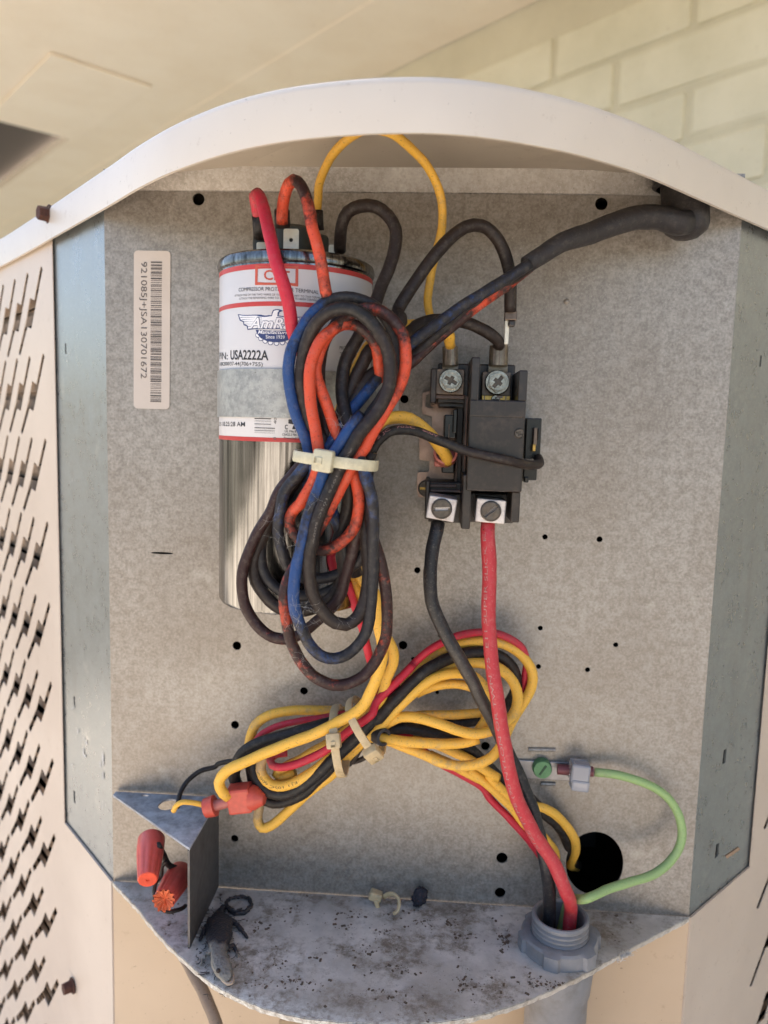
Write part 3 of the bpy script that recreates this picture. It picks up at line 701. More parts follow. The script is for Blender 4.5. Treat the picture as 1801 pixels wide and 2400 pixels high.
# terminals on top
def tab(fr, cx, cy, w, h, d, hole):
    k = FR[fr][2] * pxm(d); c = at(fr, cx, cy, d); W, H = w * k / 2, h * k / 2
    hs = [disc(c.x, c.z + hole * H, .00075, n=12)] if hole is not None else []
    return plate('terminal_tab', rrect(c.x - W, c.z - H, c.x + W, c.z + H, .0007), hs, .0008, lambda u, v, w: Vector((u, -d + w, v)), TAB, cap)
tab('H', 508, 755, 146, 205, CD + .013, .0); tab('H', 225, 830, 106, 100, CD + .006, -.8); tab('H', 936, 865, 122, 120, CD + .004, -.5)
for x, y, d, q in ((535, 640, CD - .001, .0073), (215, 700, CD - .004, .0030), (765, 720, CD - .006, .0045)):
    c = at('H', x, y, d); bm = bmesh.new(); lathe(bm, [(q, zt_ + .0012), (q, c.z - .0010), (q * .86, c.z), (q * .7, c.z), (q * .7, c.z - .004), (0, c.z - .004)], Matrix.Translation((c.x, c.y, 0)), 24); bm_obj('terminal_cup', bm, CUP, cap, angle=40)
# holding strap
st = empty('mounting_strap', (CXX, CY, zc(850)), 'bare steel strap round the middle of the capacitor', 'strap')
zs0, zs1 = zc(903), zc(797)
bm = bmesh.new(); prof = []
N = 90
ring = []
for i in range(N + 1):
    th = -PI * .54 + PI * 1.08 * i / N
    ring.append([bm.verts.new((CXX + (CR + o_) * math.sin(th), CY - (CR + o_) * math.cos(th), z)) for o_, z in ((.0003, zs0), (.0008, zs0), (.0008, zs1), (.0003, zs1))])
for a, b in zip(ring, ring[1:]):
    for k in range(4): bm.faces.new((a[k], a[(k + 1) % 4], b[(k + 1) % 4], b[k]))
bm_obj('band', bm, G_STRAP, st, angle=40)
for sx in (-1, 1):
    bm = bmesh.new(); add_box(bm, Vector((CXX + sx * (CR + .0052), -.0006, (zs0 + zs1) / 2)), (.0100, .0010, zs1 - zs0)); add_box(bm, Vector((CXX + sx * (CR + .0002), -.016, (zs0 + zs1) / 2)), (.0005, .030, zs1 - zs0))
    bm_obj('foot', bm, G_STRAP, st)

# ================================================================== contactor
con = empty('contactor', at('F', 850, 1180, 0), 'black electrical contactor switch block with brass screws and two aluminium lugs', 'contactor')
# mounting plate with notched outline
pl = [(250, 335), (300, 318), (330, 318), (332, 330), (600, 330), (600, 1010), (226, 1010), (214, 965), (218, 850), (288, 846), (296, 830), (296, 775), (232, 768), (230, 640), (236, 600), (305, 598), (312, 580), (312, 486), (250, 470)]
def P2(fr, L, d): return [((q := at(fr, x, y, d)).x, q.z) for x, y in L]
plate('mounting_plate', P2('P', pl, .0025), [P2('P', [(275, 345), (305, 345), (305, 420), (330, 430), (290, 432), (268, 420)], .0025)], .0012, lambda u, v, w: Vector((u, -.0025 + w, v)), simple('plated steel base', srgb(168, 140, 126), .3, .75, .3, 300, .0002, srgb(110, 84, 72), .5), con)
bm = bmesh.new()
fbox(bm, 'F', 878, 1180, 622, 1020, .004, .046, .0006)              # main block
bm_obj('housing', bm, BLACKP, con)
for a_ in ((645, 425, 98, 480, .046), (1185, 500, 96, 340, .046), (548, 1810, 100, 620, .044), (1102, 1870, 96, 350, .044)):
    bm = bmesh.new(); fbox(bm, 'F', *a_[:4], .006, a_[4], .0005); bm_obj('barrier_post', bm, BLACKP, con)
bm = bmesh.new()
fbox(bm, 'F', 655, 480, 850, 440, .003, .022, .0006); fbox(bm, 'F', 175, 500, 70, 380, .003, .030, .0005); fbox(bm, 'F', 400, 700, 330, 90, .003, .020, .0005)
fbox(bm, 'F', 470, 1180, 90, 940, .003, .016, .0005); fbox(bm, 'F', 538, 1150, 66, 1060, .003, .028, .0005)
fbox(bm, 'F', 300, 1640, 380, 110, .003, .022, .0005); fbox(bm, 'F', 105, 1790, 50, 440, .003, .028, .0005); fbox(bm, 'F', 800, 1880, 560, 330, .003, .026, .0005)
fbox(bm, 'F', 330, 1880, 420, 330, .003, .022, .0005)
bm_obj('base_moulding', bm, BLACKP2, con)
bm = bmesh.new()
fbox(bm, 'F', 540, 1130, 22, 1000, .028, .0295, .0003); fbox(bm, 'F', 372, 627, 340, 44, .0, .0245, .0003); fbox(bm, 'F', 285, 1630, 300, 34, .02, .0240, .0003)
fbox(bm, 'F', 432, 1490, 26, 300, .016, .0185, .0003); fbox(bm, 'F', 320, 1688, 360, 30, .02, .0250, .0003)
bm_obj('rail', bm, simple('worn brown edge', srgb(112, 86, 76), .4, 0, .3, 400), con)
# front text pressed in, and the faint step of the raised top band
bm = bmesh.new(); fbox(bm, 'F', 900, 760, 618, 178, .04, .0466, .0003); bm_obj('front_band', bm, BLACKP, con)
V, F, w = text_mesh('L1   T1'); a = at('F', 660, 800, .0467); b = at('F', 990, 808, .0467)
mesh('moulded_letters', [Vector((a.x + (b.x - a.x) * u, -.0467, a.z + v * .0125 * .72)) for u, v in V], F, BLACKP2, con)
# screws
def screw(fr, x, y, r_px, d, ang, parent, hexed=True, mat=ZINC, slot_only=False):
    k = FR[fr][2] * pxm(d); R = r_px * k; c = at(fr, x, y, d); rot = Matrix.Rotation(math.radians(ang), 4, 'Y')
    s = empty('screw', c, None, None); s.parent = parent
    w = Vector(parent.location); s.location = c - w
    m = Matrix.Translation(c) @ Matrix.Rotation(math.radians(90), 4, 'X')
    bm = bmesh.new()
    if hexed:
        lathe(bm, [(R * 1.02, -.002), (R * 1.02, -.0008), (R * .96, -.0004), (0, -.0004)], m, 36)
        bmesh.ops.create_cone(bm, cap_ends=True, segments=6, radius1=R * .92, radius2=R * .84, depth=.0034, matrix=rot @ Matrix() if False else Matrix.Translation(c) @ rot @ Matrix.Rotation(math.radians(90), 4, 'X') @ Matrix.Translation((0, 0, -.0003)))
        lathe(bm, [(R * .72, .0012), (R * .70, .0028), (R * .64, .0028), (R * .60, .0016)], m, 36)
    else:
        lathe(bm, [(R, -.002), (R, .0003), (R * .94, .0008), (R * .86, .0009), (R * .84, .0004)], m, 36)
    h = bm_obj('screw_head', bm, mat, None, angle=35); h.parent = s; h.location = -c
    # face with a sunk slot
    Ri = R * (.64 if hexed else .84); sw = R * .16
    sl = [(-Ri * 1.2, -sw), (-sw, -sw), (-sw, -Ri * .6), (sw, -Ri * .6), (sw, -sw), (Ri * 1.2, -sw), (Ri * 1.2, sw), (sw, sw), (sw, Ri * .6), (-sw, Ri * .6), (-sw, sw), (-Ri * 1.2, sw)]
    if slot_only: sl = [(-Ri * .93, -sw), (Ri * .93, -sw), (Ri * .93, sw), (-Ri * .93, sw)]
    else: sl = [(max(-Ri * .9, min(Ri * .9, a)), b) for a, b in sl]
    ca, sa = math.cos(math.radians(ang)), math.sin(math.radians(ang)); top = .0023 if hexed else .0006
    mp = lambda u, v, w: Vector((c.x + u * ca + v * sa, c.y - top + w, c.z - u * sa + v * ca))
    f = plate('screw_face', disc(0, 0, Ri, n=28), [sl], .0010, mp, mat); f.parent = s; f.location = -c
    fl = plate('slot_floor', disc(0, 0, Ri, n=16), [], .0003, lambda u, v, w: mp(u, v, w + .0008), SCREWD if slot_only is False else BRASS); fl.parent = s; fl.location = -c
    return s
bm = bmesh.new(); fbox(bm, 'F', 360, 455, 318, 280, .02, .0265, .0003); bm_obj('terminal_plate', bm, STEELB, con)
bm = bmesh.new(); fbox(bm, 'F', 885, 480, 318, 260, .02, .0275, .0003); bm_obj('terminal_plate', bm, STEELB, con)
bm = bmesh.new(); fbox(bm, 'F', 880, 640, 320, 60, .02, .0300, .0003); bm_obj('contact_strip', bm, BRASS, con)
screw('F', 370, 443, 128, .030, 28, con); screw('F', 897, 460, 132, .031, -52, con)
screw('F', 877, 655, 52, .0305, 0, con, False)
screw('F', 1143, 1038, 54, .0462, 20, con, False, SCREWD)
# aluminium lugs
def lug(x, y, w, h, rot, ang):
    k = FR['F'][2] * pxm(.040); c = at('F', x, y, .040); bm = bmesh.new()
    add_box(bm, Vector((c.x, -.033, c.z)), (w * k, .014, h * k), Matrix.Rotation(math.radians(rot), 3, 'Y'), .0005); bm_obj('lug', bm, LUG, con)
    screw('F', x, y, 118, .0402, ang, con, False, SCREWD, True)
lug(268, 1888, 322, 262, 8, -4); lug(822, 1915, 334, 268, 3, -40)
# coil terminals
bm = bmesh.new(); fbox(bm, 'F', 365, 960, 136, 260, .003, .030, .0004); fbox(bm, 'F', 340, 1400, 140, 170, .003, .026, .0004); fbox(bm, 'F', 420, 900, 50, 260, .003, .033, .0004); bm_obj('coil_block', bm, simple('gloss black plastic', srgb(24, 21, 19), .25), con)
bm = bmesh.new(); fbox(bm, 'F', 1300, 1100, 172, 460, .003, .028, .0004); fbox(bm, 'F', 1265, 1500, 150, 130, .003, .026, .0004); fbox(bm, 'F', 1225, 1560, 50, 66, .01, .027, .0004); fbox(bm, 'F', 1365, 1050, 30, 130, .01, .029, .0003); bm_obj('coil_block', bm, simple('gloss black plastic side', srgb(28, 25, 22), .25), con)
bm = bmesh.new(); fbox(bm, 'F', 1325, 1075, 40, 200, .02, .0315, .0002); bm_obj('spade_tab', bm, STEELB, con)
bm = bmesh.new(); fbox(bm, 'F', 1310, 1200, 36, 80, .02, .0318, .0002); bm_obj('spade_tab', bm, BRASS, con)
bm = bmesh.new(); fbox(bm, 'F', 350, 1010, 14, 150, .02, .0312, .0001); bm_obj('spade_tab', bm, STEELB, con)
# slotted round head at the lower left corner of the plate
screw('F', 95, 1660, 95, .0035, 0, con, False, SCREWD, True)
bm = bmesh.new()
for i in range(24): fbox(bm, 'F', 700 + random.uniform(0, 300), 1740, 8, 8, .03, .031)
bm.free()

# ================================================================== wiring
BK = .00225; BLR = .0020; ORR = .00200
# --- compressor leads (orange, blue, black), coiled and tied
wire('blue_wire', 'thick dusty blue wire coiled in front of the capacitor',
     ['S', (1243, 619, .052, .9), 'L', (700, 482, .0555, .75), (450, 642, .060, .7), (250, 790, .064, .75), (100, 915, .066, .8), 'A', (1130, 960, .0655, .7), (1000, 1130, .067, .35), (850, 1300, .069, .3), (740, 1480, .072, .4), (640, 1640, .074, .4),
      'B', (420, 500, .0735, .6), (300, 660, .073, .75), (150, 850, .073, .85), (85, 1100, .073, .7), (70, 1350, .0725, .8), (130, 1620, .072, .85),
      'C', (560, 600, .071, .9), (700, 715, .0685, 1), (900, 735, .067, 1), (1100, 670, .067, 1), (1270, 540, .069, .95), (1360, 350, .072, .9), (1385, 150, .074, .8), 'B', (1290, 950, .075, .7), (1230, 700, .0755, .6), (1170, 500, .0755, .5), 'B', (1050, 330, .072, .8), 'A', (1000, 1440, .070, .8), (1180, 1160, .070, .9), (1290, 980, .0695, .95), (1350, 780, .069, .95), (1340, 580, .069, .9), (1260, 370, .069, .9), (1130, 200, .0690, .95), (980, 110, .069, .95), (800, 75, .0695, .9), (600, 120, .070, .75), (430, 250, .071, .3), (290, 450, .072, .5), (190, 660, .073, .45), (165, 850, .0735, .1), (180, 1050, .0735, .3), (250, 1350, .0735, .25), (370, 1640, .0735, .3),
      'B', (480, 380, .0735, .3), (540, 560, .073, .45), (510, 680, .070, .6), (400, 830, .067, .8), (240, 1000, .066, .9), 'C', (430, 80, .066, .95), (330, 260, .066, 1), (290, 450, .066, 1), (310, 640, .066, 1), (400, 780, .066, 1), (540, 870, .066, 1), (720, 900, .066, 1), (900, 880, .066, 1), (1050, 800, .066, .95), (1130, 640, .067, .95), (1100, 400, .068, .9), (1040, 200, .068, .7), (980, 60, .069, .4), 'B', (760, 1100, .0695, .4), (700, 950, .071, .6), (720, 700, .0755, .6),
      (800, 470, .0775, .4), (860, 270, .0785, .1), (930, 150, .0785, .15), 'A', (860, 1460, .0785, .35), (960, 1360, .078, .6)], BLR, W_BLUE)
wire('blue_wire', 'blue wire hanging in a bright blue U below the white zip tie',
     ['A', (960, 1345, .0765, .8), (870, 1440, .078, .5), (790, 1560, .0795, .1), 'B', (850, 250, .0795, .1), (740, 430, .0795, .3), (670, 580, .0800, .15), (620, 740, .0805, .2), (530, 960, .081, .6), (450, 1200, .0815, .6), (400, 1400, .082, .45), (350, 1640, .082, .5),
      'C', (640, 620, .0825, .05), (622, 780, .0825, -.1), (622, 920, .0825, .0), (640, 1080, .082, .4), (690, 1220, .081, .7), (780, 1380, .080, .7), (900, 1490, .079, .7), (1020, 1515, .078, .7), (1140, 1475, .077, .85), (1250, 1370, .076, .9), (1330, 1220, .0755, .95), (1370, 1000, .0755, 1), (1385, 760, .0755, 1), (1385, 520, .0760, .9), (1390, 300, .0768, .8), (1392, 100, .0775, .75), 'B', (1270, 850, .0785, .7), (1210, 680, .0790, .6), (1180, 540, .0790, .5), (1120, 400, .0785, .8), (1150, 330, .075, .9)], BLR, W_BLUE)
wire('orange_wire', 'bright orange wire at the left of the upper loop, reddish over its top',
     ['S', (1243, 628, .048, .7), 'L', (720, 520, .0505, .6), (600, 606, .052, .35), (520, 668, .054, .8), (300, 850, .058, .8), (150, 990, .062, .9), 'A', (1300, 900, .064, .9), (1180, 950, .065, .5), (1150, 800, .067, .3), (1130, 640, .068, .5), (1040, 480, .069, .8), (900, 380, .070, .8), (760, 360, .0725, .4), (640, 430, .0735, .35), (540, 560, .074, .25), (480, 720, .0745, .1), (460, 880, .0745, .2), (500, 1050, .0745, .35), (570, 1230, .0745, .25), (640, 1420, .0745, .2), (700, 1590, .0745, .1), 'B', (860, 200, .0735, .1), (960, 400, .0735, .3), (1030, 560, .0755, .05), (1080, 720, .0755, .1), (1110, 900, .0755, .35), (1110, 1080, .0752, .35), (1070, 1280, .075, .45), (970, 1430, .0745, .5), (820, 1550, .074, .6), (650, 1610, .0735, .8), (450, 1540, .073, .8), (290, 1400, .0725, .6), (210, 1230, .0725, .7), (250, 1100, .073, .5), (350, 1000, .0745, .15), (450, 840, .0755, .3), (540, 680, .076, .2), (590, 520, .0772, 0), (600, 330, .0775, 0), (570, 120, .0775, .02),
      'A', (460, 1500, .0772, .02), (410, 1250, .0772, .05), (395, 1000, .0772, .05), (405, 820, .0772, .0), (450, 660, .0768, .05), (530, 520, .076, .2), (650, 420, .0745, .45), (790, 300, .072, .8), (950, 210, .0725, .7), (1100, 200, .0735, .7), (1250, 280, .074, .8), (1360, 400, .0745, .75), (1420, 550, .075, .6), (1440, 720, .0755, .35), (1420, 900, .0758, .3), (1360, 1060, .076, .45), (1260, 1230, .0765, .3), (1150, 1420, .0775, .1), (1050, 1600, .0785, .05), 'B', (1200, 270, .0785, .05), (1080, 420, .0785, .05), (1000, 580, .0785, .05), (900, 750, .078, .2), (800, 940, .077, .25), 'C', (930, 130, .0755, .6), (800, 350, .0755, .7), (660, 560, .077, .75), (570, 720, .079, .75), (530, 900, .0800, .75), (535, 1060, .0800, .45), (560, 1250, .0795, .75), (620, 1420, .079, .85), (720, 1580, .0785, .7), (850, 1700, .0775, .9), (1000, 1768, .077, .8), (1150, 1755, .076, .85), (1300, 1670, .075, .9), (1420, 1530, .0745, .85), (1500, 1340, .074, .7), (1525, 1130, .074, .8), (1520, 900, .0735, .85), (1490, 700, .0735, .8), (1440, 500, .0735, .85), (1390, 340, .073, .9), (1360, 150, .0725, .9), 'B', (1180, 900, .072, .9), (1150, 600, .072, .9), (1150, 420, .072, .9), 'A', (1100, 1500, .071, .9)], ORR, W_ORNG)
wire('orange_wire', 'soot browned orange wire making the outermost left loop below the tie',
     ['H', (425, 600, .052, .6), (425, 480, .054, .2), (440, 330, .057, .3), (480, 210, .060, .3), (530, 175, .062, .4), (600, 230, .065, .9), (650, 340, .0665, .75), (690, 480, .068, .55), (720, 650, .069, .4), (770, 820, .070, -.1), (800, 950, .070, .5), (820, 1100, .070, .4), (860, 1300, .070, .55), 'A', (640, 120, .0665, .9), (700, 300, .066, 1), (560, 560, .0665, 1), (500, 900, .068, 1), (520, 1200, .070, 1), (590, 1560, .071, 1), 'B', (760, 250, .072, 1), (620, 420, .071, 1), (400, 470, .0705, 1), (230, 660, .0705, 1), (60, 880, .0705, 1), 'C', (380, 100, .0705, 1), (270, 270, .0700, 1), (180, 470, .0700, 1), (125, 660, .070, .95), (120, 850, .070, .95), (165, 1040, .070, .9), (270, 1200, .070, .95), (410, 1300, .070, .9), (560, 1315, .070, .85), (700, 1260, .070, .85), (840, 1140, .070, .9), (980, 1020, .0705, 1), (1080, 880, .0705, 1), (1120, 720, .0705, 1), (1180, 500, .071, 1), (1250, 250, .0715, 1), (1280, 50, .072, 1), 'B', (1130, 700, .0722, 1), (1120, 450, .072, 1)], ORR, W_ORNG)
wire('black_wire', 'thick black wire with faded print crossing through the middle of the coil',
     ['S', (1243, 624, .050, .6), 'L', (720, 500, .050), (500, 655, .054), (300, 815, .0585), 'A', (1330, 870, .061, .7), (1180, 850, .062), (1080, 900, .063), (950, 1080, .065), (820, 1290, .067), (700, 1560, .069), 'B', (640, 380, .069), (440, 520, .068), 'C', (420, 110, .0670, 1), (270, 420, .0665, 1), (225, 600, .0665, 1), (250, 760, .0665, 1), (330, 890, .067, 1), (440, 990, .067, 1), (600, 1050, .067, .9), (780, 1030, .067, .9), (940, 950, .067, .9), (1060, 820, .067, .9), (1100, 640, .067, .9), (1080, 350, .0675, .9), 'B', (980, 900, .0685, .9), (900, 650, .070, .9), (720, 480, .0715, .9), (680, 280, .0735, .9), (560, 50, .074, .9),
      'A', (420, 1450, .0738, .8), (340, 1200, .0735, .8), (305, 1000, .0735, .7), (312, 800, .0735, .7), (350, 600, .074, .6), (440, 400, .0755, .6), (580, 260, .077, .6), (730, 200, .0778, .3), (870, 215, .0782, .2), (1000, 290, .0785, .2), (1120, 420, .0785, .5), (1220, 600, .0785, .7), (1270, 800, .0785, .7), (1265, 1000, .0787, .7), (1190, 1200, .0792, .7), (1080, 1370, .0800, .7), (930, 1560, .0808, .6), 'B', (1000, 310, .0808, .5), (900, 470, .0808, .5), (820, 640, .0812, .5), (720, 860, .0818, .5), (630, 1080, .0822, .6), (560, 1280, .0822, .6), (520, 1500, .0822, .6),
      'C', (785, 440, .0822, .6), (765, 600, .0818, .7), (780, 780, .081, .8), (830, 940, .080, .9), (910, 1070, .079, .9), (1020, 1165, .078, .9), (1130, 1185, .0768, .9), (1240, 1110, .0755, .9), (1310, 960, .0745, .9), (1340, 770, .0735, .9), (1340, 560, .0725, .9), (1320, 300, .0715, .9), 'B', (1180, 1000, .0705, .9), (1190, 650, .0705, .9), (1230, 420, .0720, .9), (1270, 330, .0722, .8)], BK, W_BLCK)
wire('black_wire', 'black wire bending down from the capacitor right side loop into the coil',
     ['H', (985, 860, .036, .9), (985, 740, .040, .9), (1000, 610, .044, .9), (1060, 480, .046, .9), (1180, 420, .048, .9), (1330, 430, .050, .9), (1450, 510, .051, .9), (1525, 650, .052, .9), (1525, 800, .053, .9), (1480, 980, .055, .9), (1400, 1180, .058, .9), 'A', (1060, 230, .064, .9), (930, 500, .0645, .8), (830, 680, .065, .6), (760, 850, .066, .5), (740, 1050, .068, .5), (760, 1250, .070, .4), (800, 1400, .073, .25), (840, 1500, .075, .3), 'B', (740, 250, .0725, .9), (820, 480, .071, .9), (960, 700, .0695, .9), (990, 1000, .0685, .9), (900, 1300, .068, .9), (800, 1600, .0675, .9)], BK, W_BLCK)
wire('black_wire', 'black wire arching high from the contactor top right terminal',
     ['L', (822, 640, .034, .8), (822, 500, .036, .8), (815, 380, .038, .8), (780, 250, .040, .8), (720, 140, .042, .8), (630, 78, .044, .8), (530, 90, .046, .8), (420, 170, .048, .8), (300, 310, .050, .8), (180, 480, .052, .8), (90, 640, .055, .8), 'A', (1380, 330, .060, .9), (1200, 560, .061, .9), (1060, 640, .063, .9), (960, 830, .064, .9), (870, 1010, .065, .9), (780, 1210, .066, .9), (700, 1450, .067, .9), 'B', (650, 300, .0665, .9), (900, 600, .0665, .9), (1000, 1000, .066, .9), (1060, 1500, .064, .9), 'C', (1180, 500, .062, .9), (1230, 700, .060, .9)], .0023, W_BLCK)
wire('black_wire', 'short black wire bowing into the crimp above the second top screw',
     ['F', (905, 60, .030, .8), 'L', (750, 840, .031, .8), (700, 790, .033, .8), (620, 740, .035, .8), (530, 705, .036, .8), (400, 690, .038, .8), (280, 700, .042, .8), (150, 770, .048, .8), 'A', (1400, 560, .055, .9), (1250, 650, .058, .9)], .0023, W_BLCK)
wire('yellow_wire', 'yellow wire arching up under the lid from behind the capacitor',
     ['H', (765, 480, .022, .3), (775, 350, .026, .2), 'D', (690, 400, .029, .2), (712, 345, .038, .2), (750, 302, .050, .25), (795, 281, .058, .25), (845, 286, .058, .2), (890, 322, .050, .2), (930, 370, .042, .2), (953, 430, .036, .3), (955, 490, .032, .3), (943, 545, .028, .2), (930, 600, .026, .1), (925, 650, .026, .1), (935, 690, .028, .2), (960, 710, .028, .2), 'F', (375, -40, .029, .1), (365, 40, .029, .2)], .00160, W_YELL)
wire('yellow_wire', 'fat yellow wire entering the coil beside the left top terminal',
     ['F', (365, 60, .028, .1), (350, -10, .031, .0), 'L', (425, 790, .034, .1), (370, 740, .036, .3), (300, 722, .039, .2), (200, 724, .043, .2), (110, 730, .048, .2), 'A', (1300, 430, .052, .5), (1150, 500, .056, .7), (1040, 610, .0585, .4), (950, 760, .060, .3), (870, 930, .0615, .3), (800, 1110, .063, .4), (700, 1400, .063, .5), 'B', (800, 400, .060, .5), (1000, 900, .058, .5), (1100, 1400, .052, .5), 'C', (1190, 740, .044, .3), (1250, 860, .042, .2), (1330, 980, .040, .2), (1400, 1090, .038, .3), (1450, 1220, .036, .2), (1540, 1330, .034, .1), (1590, 1430, .033, .1), (1590, 1560, .032, .1), (1530, 1700, .031, .1), 'E', (1560, 60, .030, .1), (1450, 200, .028, .1), (1280, 320, .027, .0), (1130, 440, .026, .1), (950, 550, .025, .2), (800, 640, .024, .3), (680, 690, .023, .4), (590, 760, .022, .3), (620, 800, .0225, .2), (760, 760, .023, .1)], .0021, W_YELL)
Y1, X1 = wire('yellow_wire', 'brightest yellow wire, foremost over both lower zip ties, ending in the red connector',
     ['C', (1180, 560, .050, .5), (1300, 750, .048, .3), (1400, 880, .046, .1), (1430, 1030, .045, .1), (1445, 1180, .044, .1), (1480, 1340, .043, .0), (1480, 1480, .042, .0), (1440, 1660, .041, .0), (1365, 1830, .040, .0), 'E', (1390, 130, .039, -.1), (1280, 225, .039, -.1), (1120, 310, .039, -.1), (950, 395, .038, -.05), (700, 485, .037, .0), (450, 585, .036, .0), (250, 675, .035, .0), (110, 755, .034, .0), (50, 850, .033, .1), (90, 950, .032, .2), (140, 990, .031, .3)], .00225, W_YELL)
wire('yellow_wire', 'printed yellow wire curling back in the left lower loop',
     ['G', (960, 1110, .026, .1), (800, 1152, .027, .2), (600, 1165, .028, .3), (400, 1150, .029, .3), (200, 1130, .029, .2), (60, 1110, .028, .3), 'E', (1380, 400, .028, .2), (1200, 520, .0285, .1), (1050, 650, .029, .0), (900, 765, .029, .1), (750, 850, .029, .1), (600, 880, .028, .1), (490, 835, .027, .2), (440, 730, .026, .7), (470, 620, .025, .8), (600, 520, .023, .6), (800, 430, .022, .5), (1000, 350, .022, .5)], .00215, W_YELL)
wire('yellow_wire', 'dull yellow wire forming the top left arc and the lowest hook under the bundle',
     ['E', (1330, 220, .012, .5), (1200, 190, .013, .4), (1050, 182, .014, .35), (900, 178, .015, .35), (700, 180, .016, .25), (520, 225, .017, .3), (400, 310, .018, .4), (345, 430, .018, .3), (330, 560, .017, .5), (350, 750, .016, .5), (400, 950, .016, .6), (425, 1080, .016, .9), (410, 1190, .017, .6), (450, 1265, .018, .3), (530, 1250, .018, .1), (700, 1110, .019, .1), (850, 965, .020, .0), (1000, 850, .021, .1), (1150, 720, .021, .1), (1250, 600, .021, .1), (1350, 510, .021, .1), (1450, 440, .021, .1), 'G', (120, 1130, .023, .2), (250, 1180, .025, .2), (450, 1262, .027, .3), (620, 1335, .029, .4), (800, 1368, .030, .4), (950, 1345, .031, .3), (1080, 1280, .031, .2), (1170, 1170, .030, .2), (1230, 1020, .027, .3), (1310, 880, .022, .3), (1400, 740, .018, .1), (1455, 610, .017, .1), (1455, 500, .017, .1), (1410, 400, .017, .1), (1300, 290, .017, .2), (1150, 225, .017, .3), (950, 212, .017, .3), (760, 242, .017, .2), (600, 315, .017, .4), (450, 440, .017, .3), (300, 600, .017, .2), (150, 760, .018, .2), (0, 920, .019, .2)], .00210, W_YELL)
wire('yellow_wire', 'yellow wire of the two inner rings at the right of the lower bundle',
     ['E', (1280, 520, .026, .1), (1400, 430, .027, .0), 'G', (30, 1010, .028, .0), (180, 860, .028, .0), (350, 690, .028, .0), (500, 570, .027, .1), (650, 515, .026, .05), (780, 505, .025, .1), (900, 530, .024, .3), (1000, 620, .023, .4), (1060, 750, .022, .4), (1060, 860, .022, .3), (1000, 980, .023, .2), (900, 1110, .026, .1)], .00210, W_YELL)
wire('yellow_wire', 'yellow wire of the roundest ring under the red supply wire',
     ['G', (380, 700, .020, .2), (520, 640, .020, .1), (700, 605, .020, .3), (850, 620, .020, .3), (980, 690, .020, .3), (1040, 790, .0195, .3), (1010, 860, .018, .3), (850, 885, .017, .3), (600, 895, .017, .4), (400, 900, .018, .4), (250, 940, .019, .4)], .00195, W_YELL)
wire('yellow_wire', 'yellow wire of the middle ring that sweeps back left to the knot',
     ['G', (420, 600, .021, .2), (600, 480, .021, .1), (760, 425, .021, .1), (960, 410, .021, .2), (1120, 445, .022, .2), (1240, 540, .023, .1), (1310, 660, .024, .1), (1320, 780, .025, .2), (1270, 900, .027, .35), (1170, 990, .029, .2), (1040, 1045, .030, .3), (900, 1060, .030, .3), (750, 1030, .030, .2), (580, 970, .029, .2), (400, 920, .028, .1), (250, 910, .027, .1), (120, 960, .026, .1), (0, 1040, .025, .1)], .00220, W_YELL)
wire('yellow_wire', 'yellow wire running down right from the bundle into the round hole',
     ['G', (350, 1090, .018, .3), (560, 1160, .018, .3), (720, 1230, .018, .2), (880, 1310, .018, .2), (1000, 1390, .018, .1), (1150, 1490, .017, .1), 'J', (110, 270, .016, .2), (230, 400, .014, .2), (330, 440, .013, .1), (430, 465, .012, .1), (520, 535, .009, .1), (585, 630, .005, .1), (590, 710, -.001, .1), (560, 775, -.012, .2), (600, 790, -.03, .3)], .0020, W_YELL)
wire('yellow_wire', 'yellow wire beside the thin red one below the lower bundle',
     ['G', (500, 1260, .014, .2), (680, 1340, .014, .1), (850, 1430, .015, .0), (1000, 1500, .015, .0), 'J', (0, 245, .015, .0), (120, 345, .015, .0), (230, 450, .014, .1), (320, 560, .012, .2), (400, 610, .010, .2), (470, 690, .004, .2), (490, 760, -.006, .3), (520, 800, -.03, .3)], .0020, W_YELL)
wire('red_wire', 'thin red wire round the outside of the lower bundle',
     ['C', (1140, 760, .046, .3), (1190, 920, .043, .1), (1240, 1080, .040, .1), (1300, 1280, .038, .1), (1340, 1450, .036, .2), (1380, 1600, .030, .4), 'E', (1560, 70, .024, .2), (1700, -60, .024, .2), 'G', (150, 630, .026, .1), (350, 430, .025, .1), (500, 290, .024, .15), (660, 205, .022, .15), (800, 152, .020, .4), (950, 130, .019, .4), (1100, 135, .018, .4), (1250, 185, .018, .4), (1360, 270, .017, .4), (1405, 390, .016, .3), (1395, 500, .015, .1), (1370, 600, .014, .1), (1330, 740, .014, .2)], .0016, W_RED)
R1, XR1 = wire('red_wire', 'thin crimson wire crossing both lower zip ties diagonally',
     ['G', (350, 432, .0268, .1), (200, 590, .030, .0), (0, 790, .0325, .0), 'E', (1480, 200, .0345, .0), (1380, 280, .0345, .0), (1250, 375, .0345, .0), (1140, 470, .034, .0), (1030, 560, .0335, .1), (900, 625, .033, .1), (750, 685, .0325, .1), (620, 710, .032, .2), (550, 690, .031, .5), (530, 640, .029, .5), (580, 590, .026, .4), (680, 570, .024, .4)], .0017, W_RED)
wire('red_wire', 'thin red wire lying behind the black one at the upper left of the lower bundle',
     ['E', (1250, 200, .020, .4), (1050, 238, .021, .4), (900, 262, .0215, .35), (700, 295, .022, .25), (550, 345, .022, .3), (430, 420, .022, .3), (340, 550, .021, .3), (280, 620, .020, .4), (220, 720, .018, .4)], .00140, W_RED)
